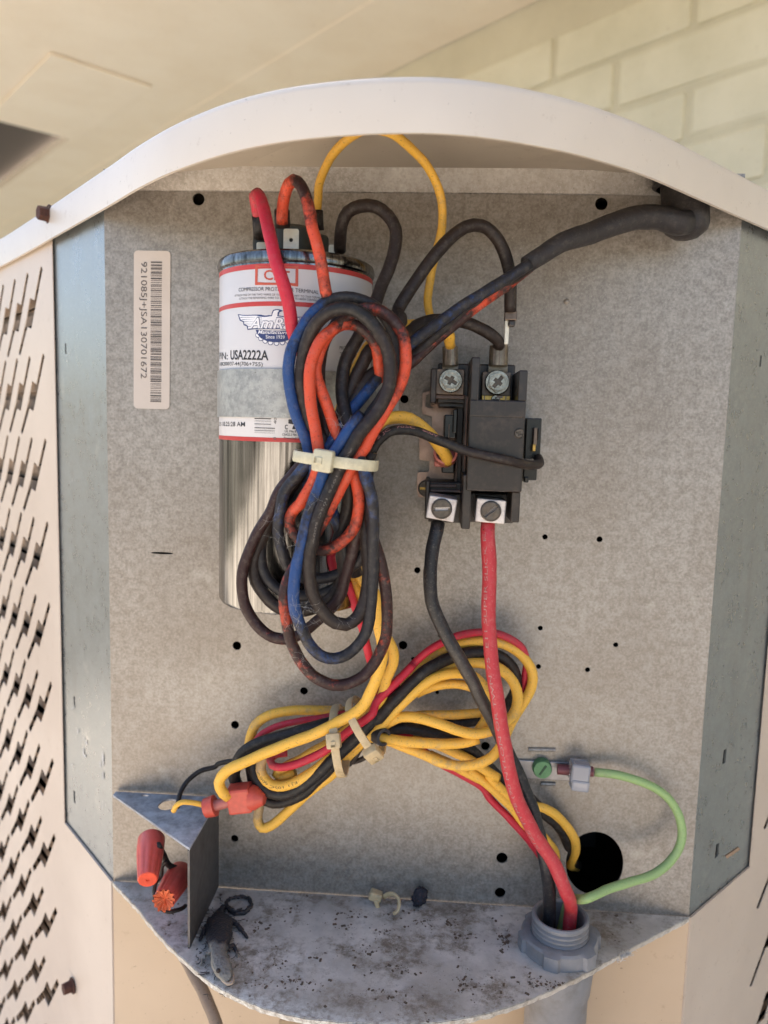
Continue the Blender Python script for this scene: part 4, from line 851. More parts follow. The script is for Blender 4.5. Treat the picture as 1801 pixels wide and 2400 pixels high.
wire('red_wire', 'thin dark red wire leading down to the round hole behind the supply wires',
     ['G', (100, 1105, .022, .3), (300, 1085, .018, .3), (450, 1230, .013, .3), (650, 1370, .012, .1), (800, 1450, .012, .1), (1000, 1570, .012, .1), 'J', (110, 400, .012, .15), (200, 490, .012, .15), (290, 590, .012, .2), (380, 700, .006, .2), (440, 780, -.006, .3), (480, 800, -.03, .3)], .00170, W_RED)
wire('red_wire', 'pinkish red wire looping down from the capacitor left terminal',
     ['H', (200, 540, .046, .5), (175, 420, .047, .45), (160, 330, .049, .5), (185, 310, .052, .5), (225, 400, .056, .3), (270, 560, .060, .25), (320, 780, .0655, .1), (370, 980, .0685, .05), (420, 1150, .0695, .05), 'A', (170, 150, .0695, .05), (200, 330, .0685, .05), (235, 500, .067, .2), (300, 700, .066, .2)], .00225, W_RED)
wire('red_wire', 'thin red wire dropping inside the coil beside the yellow ones',
     ['B', (900, 1330, .054, .2), (960, 1480, .054, .1), 'C', (985, 480, .054, .1), (1010, 640, .054, .1), (1080, 750, .050, .2), (1140, 800, .048, .1), (1200, 970, .044, .05), (1235, 1060, .042, .05), (1300, 1260, .036, .1), (1345, 1480, .034, .1)], .0016, W_RED)
wire('black_wire', 'heavy black wire making the broad dark ring of the lower bundle',
     ['E', (400, 560, .021, .7), (375, 680, .022, .7), (400, 800, .024, .5), (480, 910, .026, .5), (600, 955, .027, .4), (750, 925, .028, .3), (900, 830, .029, .2), (1050, 690, .030, .2), (1200, 545, .030, .2), (1350, 410, .030, .2), (1500, 250, .030, .2), 'G', (0, 950, .030, .3), (150, 790, .0295, .4), (320, 610, .028, .4), (480, 470, .026, .3), (640, 385, .023, .4), (850, 325, .020, .5), (1050, 320, .018, .4), (1200, 380, .017, .7), (1290, 490, .016, .8), (1310, 620, .015, .3), (1260, 760, .014, .2), (1150, 870, .013, .2), (980, 930, .013, .2), (800, 960, .013, .2), (600, 960, .014, .2), (400, 960, .016, .3)], .0025, W_BLCK)
wire('black_wire', 'black wire sloping into the far left of the lower bundle',
     ['E', (1200, 260, .026, .4), (1050, 300, .028, .4), (900, 340, .029, .5), (700, 400, .029, .5), (520, 450, .029, .5), (380, 500, .028, .3), (270, 580, .027, .3), (205, 700, .025, .3), (195, 800, .023, .3), (230, 900, .022, .4)], .0025, W_BLCK)
wire('black_wire', 'black wire hooked behind the red push-on connector',
     ['E', (330, 560, .022, .8), (350, 700, .021, .8), (370, 850, .0205, .8), (440, 980, .020, .6), (560, 1040, .020, .6), (680, 1025, .020, .5), (850, 940, .021, .3), (1000, 800, .022, .3), (1150, 640, .023, .3)], .0023, W_BLCK)
wire('black_wire', 'black wire passing under the knot and down to the round hole',
     ['E', (1480, 430, .020, .3), 'G', (120, 1030, .021, .2), (280, 1010, .021, .2), (450, 1045, .020, .2), (620, 1085, .019, .2), (780, 1140, .017, .2), (900, 1230, .014, .3), (1060, 1380, .012, .3), (1230, 1540, .010, .3), 'J', (250, 330, .010, .3), (420, 490, .009, .3), (500, 560, .006, .4), (550, 660, .0, .4), (560, 740, -.01, .3), (600, 780, -.03, .3)], .0025, W_BLCK)
wire('black_wire', 'slim black wire curling down into the bracket hole',
     ['E', (330, 640, .018, .4), (150, 650, .014, .4), (40, 680, .012, .4), 'K', (850, 158, .012, .4), (720, 195, .014, .4), (620, 280, .018, .4), (570, 370, .022, .4), (555, 430, .026, .4), (545, 480, .028, .4)], .00105, W_BLCK)
wire('black_wire', 'pair end of thin black wire poking below the knot',
     ['E', (1400, 480, .018, .8), (1350, 560, .017, .8), (1300, 640, .016, .8), (1250, 690, .015, .8)], .0011, W_BLCK)
wire('black_wire', 'thin black wire curved close below the second lower zip tie',
     ['E', (1500, 470, .018, .8), (1460, 560, .017, .8), (1400, 620, .016, .8), (1300, 660, .014, .8)], .0011, W_BLCK)
wire('black_wire', 'thin printed black wire lying across the contactor front',
     ['C', (1300, 300, .055, .4), 'P', (-70, 700, .058, .4), (0, 610, .058, .3), (60, 578, .057, .3), (130, 570, .056, .3), (220, 585, .054, .3), (320, 625, .052, .3), (420, 665, .051, .4), (520, 705, .0505, .6), (640, 735, .0505, .8), (780, 770, .050, .8), (900, 795, .046, .8), (975, 800, .040, .7), (1010, 790, .035, .7), (1000, 755, .032, .7)], .00180, W_BLCK)
_, XB1 = bpy.data.objects[-1] if False else (None, list(o_path.values())[-1])
pw = [o for o in bpy.data.objects if o.get('label', '').startswith('thin printed black wire')][0]
def path_len(X, i): return sum((b - a).length for a, b in zip(X[:i], X[1:i + 1]))
def relpaint(o, parent):                   # printing made in world space hung under a recentred wire
    o.parent = parent; o.location = -Vector(parent.location)
def wprint(s, X, s0, L, h, mat, ang, r, wireobj, flip=False):
    o = text_on_path(s, X, s0, L, h, mat, ang, r, None, flip); relpaint(o, wireobj)
wprint('E11 2 JC  705C   600V', XB1, .030, .028, .0013, PRINTW, -.5, .00180, pw)
yk = [k for k in o_path if 'printed yellow wire curling' in k][0]; yo = [o for o in bpy.data.objects if o.get('label', '').startswith('printed yellow wire curling')][0]
wprint('E11 105C 600V', o_path[yk], .082, .020, .0014, PRINTK, .2, .00215, yo)
pk = [k for k in o_path if 'thick black wire with faded print' in k][0]; po = [o for o in bpy.data.objects if o.get('label', '').startswith('thick black wire with faded print')][0]
Xk = o_path[pk]; tgt = at('C', 785, 440, .0822); ik = min(range(len(Xk)), key=lambda i: (Xk[i] - tgt).length)
wprint('AWM 1075 105C 600V', Xk, path_len(Xk, ik) - .036, .034, .0009, PRINTD, -.35, BK, po)
# right coil lead's boot
wire('yellow_wire', 'yellow wire curving into the pink boot on the contactor left side',
     ['A', (1100, 1500, .056, .5), (1200, 1400, .054, .3), 'P', (20, 500, .052, .25), (90, 488, .050, .2), (170, 500, .048, .35), (250, 555, .045, .2), (320, 620, .042, .1), (370, 690, .038, .1), (405, 745, .034, .1), (412, 775, .029, .3)], .0023, W_YELL)
bt = empty('insulated_connector', at('P', 400, 745, .027), 'pink vinyl boot over the yellow wire end on the contactor side', 'connector')
bm = bmesh.new(); c = at('P', 398, 742, .027); lathe(bm, [(0, -.0), (.0040, 0), (.0043, .004), (.0042, .0080), (.0034, .0084), (.0032, .004), (0, .004)], Matrix.Translation(c + Vector((0, .003, -.0010))) @ Matrix.Rotation(math.radians(74), 4, 'X') @ Matrix.Scale(1.1, 4, (1, 0, 0)), 28); add_box(bm, c + Vector((-.0022, .001, -.0026)), (.0040, .0040, .0036), None, .0006)
bm_obj('boot', bm, PINKP, bt, angle=40)

# supply wires
CFX, CFY = atz('J', 500, 1232, ZB).x, atz('J', 500, 1180, ZB + .004).y
def zoff(v): return v
rs, XRS = wire('red_wire', 'fattest red supply wire from the right lug down into the grey conduit fitting',
     ['F', (790, 2020, .034, .1), (785, 2130, .036, .1), 'D', (1057, 1200, .037, .1), (1057, 1270, .038, .1), (1056, 1340, .039, .1), (1064, 1440, .041, .15), (1080, 1540, .043, .15), (1093, 1630, .043, .2), (1118, 1725, .040, .1), (1160, 1810, .038, .1), (1200, 1870, .037, .2), (1223, 1925, .0372, .2), Vector((CFX + .0042, CFY + .0005, ZB + .016)), Vector((CFX + .0042, CFY + .0015, ZB + .004)), Vector((CFX + .004, CFY, ZB - .02))], .0028, W_REDS)
bs, XBS = wire('black_wire', 'fattest black supply wire from the left lug down into the grey conduit fitting',
     ['F', (225, 2050, .034, .3), (210, 2140, .036, .3), 'D', (935, 1190, .037, .3), (930, 1250, .038, .3), (937, 1310, .038, .35), (968, 1380, .038, .5), (1005, 1440, .038, .8), (1040, 1510, .037, .8), (1072, 1570, .035, .5), (1105, 1640, .033, .2), (1140, 1720, .032, .1), (1165, 1800, .032, .1), (1180, 1870, .035, .1), Vector((CFX - .0045, CFY + .0015, ZB + .016)), Vector((CFX - .004, CFY + .002, ZB + .004)), Vector((CFX - .004, CFY, ZB - .02))], .0027, W_BLKS)
wprint('SIZE TYPE (90 NYLON OR TWN 75  E11 SUPER SLICK E', XRS, .006, .128, .0019, PRINTW, .62, .0028, rs, True)
# stripped strands at the lugs
for x, y, o_ in ((225, 2095, bs), (785, 2090, rs)):
    bm = bmesh.new()
    for i in range(9): a = at('F', x - 52 + 13 * i, y - 45, .034); b = at('F', x - 46 + 11.5 * i, y + 42, .0375 if i % 2 else .0385); add_cyl(bm, a, b, .00022, seg=8)
    s = bm_obj('strands', bm, COPPER if o_ is rs else SCREWD); relpaint(s, o_)
gw, _ = wire('green_wire', 'pale green ground wire bowing out to the right',
     ['J', (700, 262, .008, .4), (800, 275, .009, .2), (900, 297, .010, .1), (1020, 340, .010, .1), (1110, 412, .010, .1), (1168, 505, .011, .1), (1183, 620, .012, .2), (1142, 730, .014, .2), (1040, 820, .018, .1), (900, 872, .023, .2), (760, 918, .028, .2), (650, 965, .032, .1), Vector((CFX + .0045, CFY + .0058, ZB + .0165)), Vector((CFX + .002, CFY + .0068, ZB + .004)), Vector((CFX, CFY + .006, ZB - .02))], .00185, W_GREEN)

# ground lug: green screw, ring terminal in a clear shroud
gl = empty('ground_terminal', at('J', 560, 250, .004), 'green ground screw beside a clear plastic crimp shroud', 'terminal')
bm = bmesh.new(); c = at('J', 408, 245, .0035)
lathe(bm, [(.0042, -.003), (.0042, 0), (.0038, .0010), (0, .0012)], Matrix.Translation(c) @ Matrix.Rotation(PI / 2, 4, 'X'), 28); bm_obj('green_screw', bm, GREENS, gl, angle=40)
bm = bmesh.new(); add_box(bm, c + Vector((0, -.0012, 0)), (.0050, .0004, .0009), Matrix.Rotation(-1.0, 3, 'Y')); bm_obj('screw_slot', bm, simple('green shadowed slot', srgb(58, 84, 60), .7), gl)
bm = bmesh.new(); add_box(bm, at('J', 330, 245, .0008) + Vector((.010, 0, 0)), (.030, .0010, .0085), None, .0003); bm_obj('ring_strip', bm, simple('tin strip', srgb(150, 148, 150), .4, .7), gl)
bm = bmesh.new(); add_cyl(bm, at('J', 490, 245, .005), at('J', 690, 258, .006), .0022, seg=16); bm_obj('crimp_barrel', bm, simple('maroon insulation', srgb(122, 62, 66), .5), gl)
bm = bmesh.new(); add_box(bm, at('J', 612, 255, .008), (.0082, .0080, .0085), Matrix.Rotation(.08, 3, 'Y'), .0010); add_box(bm, at('J', 612, 322, .0090), (.0076, .0070, .0050), Matrix.Rotation(.08, 3, 'Y'), .0008); bm_obj('clear_shroud', bm, CLEAR, gl)
for y in (135, 325):
    bm = bmesh.new(); add_cyl(bm, at('J', 330 if y < 200 else 400, y, .0004), at('J', 480, y + 3, .0004), .0009, seg=8); bm_obj('pressed_rib', bm, G_PANEL, cab)

# sleeve and grommet at the upper right
sl, _ = wire('cable_sleeve', 'fat black rubber sleeve sweeping from the upper right corner grommet',
     ['Q', (1310, 960, .020, .5, 1.3), (1270, 965, .022, .5, 1.3), (1200, 942, .024, .5, 1.25), (1100, 940, .027, .5, 1.22), (1000, 965, .031, .6, 1.15), (900, 1005, .035, .6, 1.1), 'L', (1150, 190, .043, .6, .96), (1040, 262, .0455, .6, .92), (930, 335, .0485, .6, .88)], .0036, W_SLEEVE, cat='sleeve')
gr = empty('grommet', at('Q', 1310, 900, .016), 'black rubber elbow grommet hanging under the lid at the upper right', 'grommet')
o_, _ = tube_mesh('grommet_body', path(['Q', (1290, 740, .013, .5, 1.0), (1300, 830, .013, .5, 1.0), (1305, 920, .014, .5, 1.0), (1308, 975, .014, .5, .98), (1308, 1005, .014, .5, .85), (1308, 1030, .014, .5, .5), (1308, 1040, .014, .5, .1)]), .0088, W_SLEEVE, None, seg=28, step=.0012)
o_.parent = gr; o_.location = -Vector(gr.location)
bm = bmesh.new(); c = at('Q', 1285, 770, .013); lathe(bm, [(.0088, -.004), (.0105, -.003), (.0105, .002), (.0088, .003)], Matrix.Translation(c), 32); bm_obj('grommet_flange', bm, W_SLEEVE, gr, angle=40)

# insulated terminals on the loose ends
def boots(label, pts, r, mat, cat='connector'):
    o, _ = tube_mesh('insulated_terminal', path(pts), r, mat); recenter(o); return tag(o, label, cat)
boots('black push-on terminal under the pinkish red wire end', ['H', (200, 520, .046, .5), (210, 640, .044, .5), (215, 740, .042, .5)], .0026, W_BLCK)
boots('brownish push-on terminal under the sooty orange wire end', ['H', (425, 470, .0525, .7), (425, 560, .051, .7), (430, 640, .050, .7)], .0027, W_BLCK)
boots('dark push-on terminal where the arching yellow wire meets the capacitor', ['H', (765, 470, .0225, .5), (768, 560, .022, .5), (770, 660, .021, .5)], .0024, W_BLCK)
def crimp(label, fr, x0, y0, x1, y1, r, d):
    o = empty('crimp_terminal', at(fr, (x0 + x1) / 2, (y0 + y1) / 2, d), label, 'terminal')
    bm = bmesh.new(); a, b = at(fr, x0, y0, d), at(fr, x1, y1, d)
    add_cyl(bm, a, b, r, r * 1.02, 20, False); add_cyl(bm, a, b, r * .82, r * .84, 20, False)
    add_box(bm, b + Vector((0, .001, -.0012)), (r * 2.1, .0008, .004), None, .0003)
    bm_obj('barrel', bm, CRIMP, o, angle=40)
    bm = bmesh.new(); add_box(bm, a.lerp(b, .5) + Vector((0, -r, 0)), (.0003, .0004, (a - b).length), None); add_box(bm, a.lerp(b, .5) + Vector((-r * .55, -r * .83, 0)), (.0003, .0004, (a - b).length * .9), None); add_box(bm, a.lerp(b, .5) + Vector((r * .55, -r * .83, 0)), (.0003, .0004, (a - b).length * .9), None)
    bm_obj('crimp_seam', bm, STEELB, o)
crimp('tinned crimp barrel above the left top screw of the contactor', 'F', 362, 60, 368, 275, .0030, .027)
crimp('wider tinned crimp barrel above the right top screw of the contactor', 'F', 915, 50, 905, 275, .0036, .028)
o = empty('spade_connector', at('L', 825, 700, .033), 'small spade connector on the end of the high arching black wire', 'connector')
bm = bmesh.new(); add_box(bm, at('L', 822, 665, .033), (.0046, .0042, .0036), None, .0004); bm_obj('crimp', bm, STEELB, o)
bm = bmesh.new(); add_box(bm, at('L', 797, 745, .032), (.0016, .0030, .0120), None, .0003); bm_obj('blade', bm, TAB, o)
bm = bmesh.new(); add_box(bm, at('L', 828, 715, .034), (.0026, .0030, .0024), None, .0006); bm_obj('lock', bm, BLACKP, o)
# pink red flag connector at lower left with its yellow lead
o = empty('push_on_connector', at('K', 1000, 420, .028), 'translucent red flag connector joining the yellow wires at lower left', 'connector')
bm = bmesh.new(); add_box(bm, at('K', 1045, 400, .028), (.0100, .0085, .0108), Matrix.Rotation(-.17, 3, 'Y'), .0011); bm_obj('housing', bm, REDP, o)
bm = bmesh.new(); c = at('K', 1130, 395, .028); lathe(bm, [(0, 0), (.0052, 0), (.0049, .0022), (.0022, .0058), (0, .0058)], Matrix.Translation(c) @ Matrix.Rotation(math.radians(90), 4, 'Y') @ Matrix.Rotation(.2, 4, 'X'), 24); bm_obj('collar', bm, REDP, o, angle=50)
bm = bmesh.new(); a, b = at('K', 960, 430, .028), at('K', 830, 465, .028); add_cyl(bm, a, b, .0021, .0023, 20); bm_obj('neck', bm, PINKP, o, angle=50)
bm = bmesh.new(); a, b = at('K', 845, 458, .028), at('K', 770, 480, .028); add_cyl(bm, a, b, .0044, .0040, 28); bm_obj('bell', bm, REDP, o, angle=50)
wire('yellow_wire', 'thin yellow lead stub from the red connector into the bracket hole',
     ['K', (790, 470, .028, .2), (740, 455, .029, .1), (650, 435, .031, .2), (585, 432, .032, .2), (545, 455, .032, .2), (520, 500, .031, .3)], .0011, W_YELL)
# black cap end in the knot
bm = bmesh.new(); a, b = at('E', 1500, 395, .026), at('E', 1570, 425, .030)
lathe(bm, [(0, 0), (.0033, 0), (.0036, .002), (.0036, .0062), (.0024, .0064), (.0022, .003), (0, .003)], Matrix.Translation(a) @ (b - a).to_track_quat('Z', 'Y').to_matrix().to_4x4(), 24)
tag(recenter(bm_obj('end_cap', bm, simple('dusty black vinyl cap', srgb(56, 54, 58), .5), angle=40)), 'short black vinyl end cap beside the knot of the lower bundle', 'cap')

# zip ties
def ziptie(label, c, axis, e1, e2, w, head_ang, hs, mat, tail=None):
    t = empty('zip_tie', c, label, 'zip tie'); axis = axis.normalized(); N = 64; ring = []; bm = bmesh.new()
    for i in range(N):
        a = 2 * PI * i / N; ca, sa = math.cos(a), math.sin(a)
        sg = lambda v: math.copysign(abs(v) ** .8, v)
        p = c + e1 * sg(ca) + e2 * sg(sa); nn = (e1 * (ca / e1.length) + e2 * (sa / e2.length)).normalized()
        ring.append([bm.verts.new(p + axis * (w / 2 * q) + nn * h) for q, h in ((-1, 0), (1, 0), (1, .0009), (.6, .0011), (-.6, .0011), (-1, .0009))])
    for i in range(N):
        A, B = ring[i], ring[(i + 1) % N]
        for k in range(6): bm.faces.new((A[k], A[(k + 1) % 6], B[(k + 1) % 6], B[k]))
    bm_obj('strap', bm, mat, t, angle=40)
    a = math.radians(head_ang); ca, sa = math.cos(a), math.sin(a); sg = lambda v: math.copysign(abs(v) ** .8, v)
    p = c + e1 * sg(ca) + e2 * sg(sa); nn = (e1 * (ca / e1.length) + e2 * (sa / e2.length)).normalized(); tt = axis.cross(nn)
    R3 = Matrix((tt, axis, nn)).transposed()
    bm = bmesh.new(); add_box(bm, p + nn * .0016, (hs[0], hs[1], .0042), R3, .0008); bm_obj('head', bm, mat, t, angle=40)
    bm = bmesh.new(); add_box(bm, p + nn * .0038 + tt * (-hs[0] * .18), (hs[0] * .38, w * .62, .0006), R3, .0002); bm_obj('pawl', bm, mat, t)
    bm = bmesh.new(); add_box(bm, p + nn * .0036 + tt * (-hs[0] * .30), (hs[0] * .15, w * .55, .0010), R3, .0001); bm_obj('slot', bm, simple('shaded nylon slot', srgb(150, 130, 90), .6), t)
    return t
c = (at('B', 320, 372, .074) + at('B', 1320, 500, .074)) / 2; e1 = (at('B', 1325, 500, .074) - at('B', 305, 368, .074)) / 2
ziptie('pale zip tie gathering the thick coil over the capacitor', c, Vector((.12, 0, 1)), e1, Vector((0, -.0098, 0)), .0036, 97, (.0066, .0072), TIE)
def tie_between(label, fr, a, b, d, depth, w, ha, hs, mat):
    A, B = at(fr, *a, d), at(fr, *b, d); c = (A + B) / 2; e1 = (B - A) / 2; ax = Vector((e1.z, 0, -e1.x)).normalized()
    return ziptie(label, c, ax, e1, Vector((0, -depth, 0)), w, ha, hs, mat)
tie_between('yellowed zip tie nearer the left end of the lower bundle', 'E', (1130, 175), (1215, 735), .030, .0125, .0032, 108, (.0060, .0056), TIE2)
tie_between('yellowed zip tie with a knotted head nearer the middle of the lower bundle', 'E', (1270, 110), (1560, 545), .030, .0125, .0032, 62, (.0066, .0062), TIE2)

# ================================================================== bracket, wire nuts
XP = None
bf = atz('K', 632, 1572, ZB + .0008); br_d = -bf.y
zt2 = at('K', 622, 792, br_d).z
bl = atz('K', 108, 308, zt2); bb = atz('K', 880, 470, zt2)
brk = empty('bracket', (bf.x, bf.y / 2, ZB), 'weathered grey zinc corner bracket standing on the shelf at lower left', 'bracket')
T = .0009
def pv(u, v, w): return Vector((bf.x + w, u, v))
plate('upright', [(-br_d, ZB + .0008), (-.0012, ZB + .0008), (-.0012, zt2 - .001), (-br_d, zt2 - .001)], [], T, pv, simple('dull grey sheet', srgb(104, 100, 98), .55, .4, .25, 300, .0001, srgb(70, 62, 56), .5), brk)
def ctr(x, y): q = atz('K', x, y, zt2); return q.x, q.y
tri = [(bf.x + T, -br_d), (bf.x + T, -.0012), (bl.x, -.0012), (bl.x, -.0045)]
c1, c2, c3 = ctr(222, 340), ctr(478, 450), ctr(372, 288)
plate('top_flange', tri, [disc(c1[0], c1[1], .0024, .0024), disc(c2[0], c2[1], .0042, .0052), disc(c3[0], min(-.0035, c3[1]), .0018, .0008)], .0009, lambda u, v, w: Vector((u, v, zt2 - w)), G_BRACKET, brk)
def wirenut(label, fr, a, b, d0, d1, r0, r1, torn):
    A, B = at(fr, *a, d0), at(fr, *b, d1); o = empty('wire_nut', (A + B) / 2, label, 'wire nut'); L = (B - A).length
    m = Matrix.Translation(A) @ (B - A).to_track_quat('Z', 'Y').to_matrix().to_4x4(); bm = bmesh.new(); N = 72; rows = []
    for h, r, rib in ((-.0, r0 * .80, 0), (0, r0 * .93, 0), (L * .03, r0, 0), (L * .28, r0 * 1.0, 0), (L * .42, r0 * .97, .4), (L * .50, r0 * .94, 1), (L * .9, r1 * 1.04, 1), (L * .97, r1 * 1.0, .8), (L, r1 * .93, .3)):
        rows.append([])
        for i in range(N):
            a_ = 2 * PI * i / N; g = max(0, math.cos(a_ * 10)) ** 1.2
            rr = r - rib * r0 * .06 * g; rows[-1].append(bm.verts.new(m @ Vector((rr * math.cos(a_), rr * math.sin(a_), h))))
    for A_, B_ in zip(rows, rows[1:]):
        for i in range(N): bm.faces.new((A_[i], A_[(i + 1) % N], B_[(i + 1) % N], B_[i]))
    bm_obj('shell', bm, NUTR, o, angle=50)
    bm = bmesh.new()
    if torn:
        rs_ = [r1 * (.93 + (.12 if i % 6 < 3 else -.05) + random.uniform(-.04, .04)) for i in range(N)]
        ce = bm.verts.new(m @ Vector((0, 0, L * .96))); ri = [bm.verts.new(m @ Vector((rs_[i] * math.cos(2 * PI * i / N), rs_[i] * math.sin(2 * PI * i / N), L * 1.015 + random.uniform(0, .0004)))) for i in range(N)]
        mi = [bm.verts.new(m @ Vector((r1 * .5 * math.cos(2 * PI * i / N), r1 * .5 * math.sin(2 * PI * i / N), L * .985 + random.uniform(-.0005, .0005)))) for i in range(N)]
        for i in range(N): j = (i + 1) % N; bm.faces.new((ri[i], ri[j], mi[j], mi[i])); bm.faces.new((mi[i], mi[j], ce))
    else: lathe(bm, [(r1 * .94, L), (r1 * .86, L + .0003), (r1 * .2, L + .0003), (r1 * .16, L - .0001), (0, L - .0001)], m, 40)
    bm_obj('end_face', bm, NUTO if torn else simple('orange plastic face', srgb(240, 84, 50), .5), o, angle=40)
wirenut('upright red wire nut left of the bracket, the taller of two', 'K', (350, 715), (320, 1035), .026, .046, .0056, .0041, False)
wirenut('tilted red wire nut with a torn crumbly tip beside the bracket', 'K', (575, 990), (447, 1195), .022, .046, .0056, .0044, True)
wire('black_wire', 'short black pigtail leaving the taller wire nut', ['K', (400, 760, .034, .5), (440, 840, .030, .5), (480, 920, .028, .5), (560, 960, .026, .5), (590, 990, .024, .5)], .0013, W_BLCK)
wire('grey_wire', 'thin grey wire looped round behind the torn wire nut', ['K', (470, 890, .030, .4), (430, 930, .030, .4), (420, 1010, .030, .4), (380, 1060, .032, .4), (370, 1150, .034, .4), (400, 1240, .036, .4), (480, 1285, .036, .4), (570, 1265, .033, .4), (610, 1240, .028, .4)], .0009, W_BLCK)

# ================================================================== conduit fitting
q = atz('J', 500, 1180, ZB + .004); CFX, CFY = atz('J', 500, 1232, ZB).x, atz('J', 500, 1180, ZB + .004).y
cf = empty('conduit_fitting', (CFX, CFY, ZB), 'grey plastic threaded conduit fitting with its locknut on the shelf', 'conduit fitting')
mF = Matrix.Translation((CFX, CFY, ZB + .0001)); RI = .0098; RO = .0117
bm = bmesh.new(); pf = [(RI, -.02), (RI, .0135), (RI + .0006, .0143), (RO - .0005, .0143), (RO, .0136)]
for k in range(4): z = .0128 - k * .0021; pf += [(RO, z), (RO - .0009, z - .0006), (RO - .0009, z - .0011), (RO, z - .0017)]
pf += [(RO, -.02)]
lathe(bm, pf, mF, 64); bm_obj('threaded_collar', bm, GREYP, cf, angle=35)
bm = bmesh.new(); N = 96; rows = []
for h, base in ((0, .0158), (.0056, .0157), (.0065, .0150), (.0069, .0128), (.0067, RO + .0002)):
    rows.append([bm.verts.new(mF @ Vector(((base + (.0014 if (i % 16) < 6 and base > .015 else 0)) * math.cos(2 * PI * i / N), (base + (.0014 if (i % 16) < 6 and base > .015 else 0)) * math.sin(2 * PI * i / N), h))) for i in range(N)])
for A_, B_ in zip(rows, rows[1:]):
    for i in range(N): bm.faces.new((A_[i], A_[(i + 1) % N], B_[(i + 1) % N], B_[i]))
bm_obj('locknut', bm, GREYP, cf, angle=35)
cd = empty('conduit', (CFX, CFY, ZB - .03), 'grey flexible conduit hanging below the shelf', 'conduit')
bm = bmesh.new(); lathe(bm, [(RI, -.0025), (.0140, -.0025), (.0143, -.010), (.0136, -.018), (.0128, -.019), (.0128, -.25), (.010, -.25)], Matrix.Translation((CFX, CFY, ZB)), 48); bm_obj('conduit_body', bm, GREYP, cd, angle=40)
# cord hanging beneath the shelf
p0 = at('K', 640, 1690, .030)
wire('grey_cable', 'grey cable running down from under the shelf at lower left', ['K', (560, 1560, .012, .9), (640, 1690, .016, .9), (690, 1800, .020, .9), (760, 1930, .024, .9), (850, 2150, .028, .9), (950, 2500, .03, .9)], .0026, pvc('grey cord pvc', srgb(142, 122, 104), srgb(128, 110, 96)), cat='cable')
# small foil plate below the shelf edge
o = plate('rating_label', rrect(at('D', 603, 2206, .001).x, at('D', 603, 2245, .001).z, at('D', 690, 2206, .001).x, at('D', 603, 2203, .001).z, .001), [], .0002, lambda u, v, w: Vector((u, -.0010 + w, v)), simple('brown framed foil', srgb(160, 134, 104), .5), cab)

# ================================================================== things lying on the shelf
def zsh(fr, x, y, h=.0): return atz(fr, x, y, ZB + h)
# dead lizard: one skinned body
lz = [('K', 905, 1700, .0035, .0014), ('K', 925, 1790, .0035, .0019), ('K', 905, 1735, .0040, .0026), ('K', 880, 1670, .0040, .0027), ('K', 870, 1610, .0040, .0023), ('K', 865, 1530, .0045, .0030), ('K', 875, 1430, .0045, .0036), ('K', 880, 1350, .0040, .0028), ('K', 870, 1290, .0030, .0017)]
pts = []
def lzpath(L): return [Vector((*zsh(f, x, y, h), .5, r)) for f, x, y, h, r in L]
liz = empty('lizard', zsh('K', 880, 1500, .0), 'dried dead lizard on the shelf, dark body and pale grey head', 'lizard')
def skin_body(name, chains, mat, parent):
    me = bpy.data.meshes.new(name); vs, es, rad = [], [], []
    for ch in chains:
        start = ch[0]
        if isinstance(start, int): prev = start; ch = ch[1:]
        else: prev = None
        for p, r in ch:
            vs.append(p); rad.append(r)
            if prev is not None: es.append((prev, len(vs) - 1))
            prev = len(vs) - 1
    me.from_pydata([tuple(v) for v in vs], es, []); o = bpy.data.objects.new(name, me); COL.objects.link(o)
    m = o.modifiers.new('s', 'SKIN'); sv = me.skin_vertices[0].data
    for i, r in enumerate(rad): sv[i].radius = (r if isinstance(r, tuple) else (r, r))
    sv[0].use_root = True
    ms = o.modifiers.new('u', 'SUBSURF'); ms.levels = 2; ms.render_levels = 2
    dg = bpy.context.evaluated_depsgraph_get(); nm = bpy.data.meshes.new_from_object(o.evaluated_get(dg)); bpy.data.objects.remove(o)
    for v in nm.vertices: v.co += noise.noise_vector(v.co * 700) * .00045 + noise.noise_vector(v.co * 1900) * .00018
    nm.polygons.foreach_set('use_smooth', [True] * len(nm.polygons)); nm.name = name; nm.materials.clear()
    return link(name, nm, mat, parent)
z = zsh
spine = [(z('K', 875, 1400, .0032), (.0058, .0026)), (z('K', 880, 1470, .0034), (.0062, .0028)), (z('K', 872, 1540, .0034), (.0044, .0026)), (z('K', 868, 1610, .0036), (.0030, .0024)), (z('K', 880, 1665, .0040), (.0040, .0028)), (z('K', 905, 1730, .0042), (.0042, .0028)), (z('K', 932, 1790, .0036), (.0028, .0018)), (z('K', 950, 1830, .0028), (.0012, .0009))]
hips = (z('K', 878, 1340, .0030), (.0034, .0022))
tail = [(z('K', 880, 1285, .0022), .0016), (z('K', 930, 1240, .0016), .0012), (z('K', 1000, 1300, .0012), .0011), (z('K', 1080, 1290, .0012), .0010), (z('K', 1130, 1235, .0012), .0009), (z('K', 1110, 1180, .0012), .0009), (z('K', 1040, 1165, .0012), .0008), (z('K', 960, 1180, .0012), .0008), (z('K', 925, 1220, .0022), .0008), (z('K', 950, 1262, .0030), .0007), (z('K', 1010, 1278, .0030), .0006), (z('K', 1060, 1255, .0030), .0005)]
def leg(root, pp): return [root] + [(z('K', x, y, h), r) for x, y, h, r in pp]
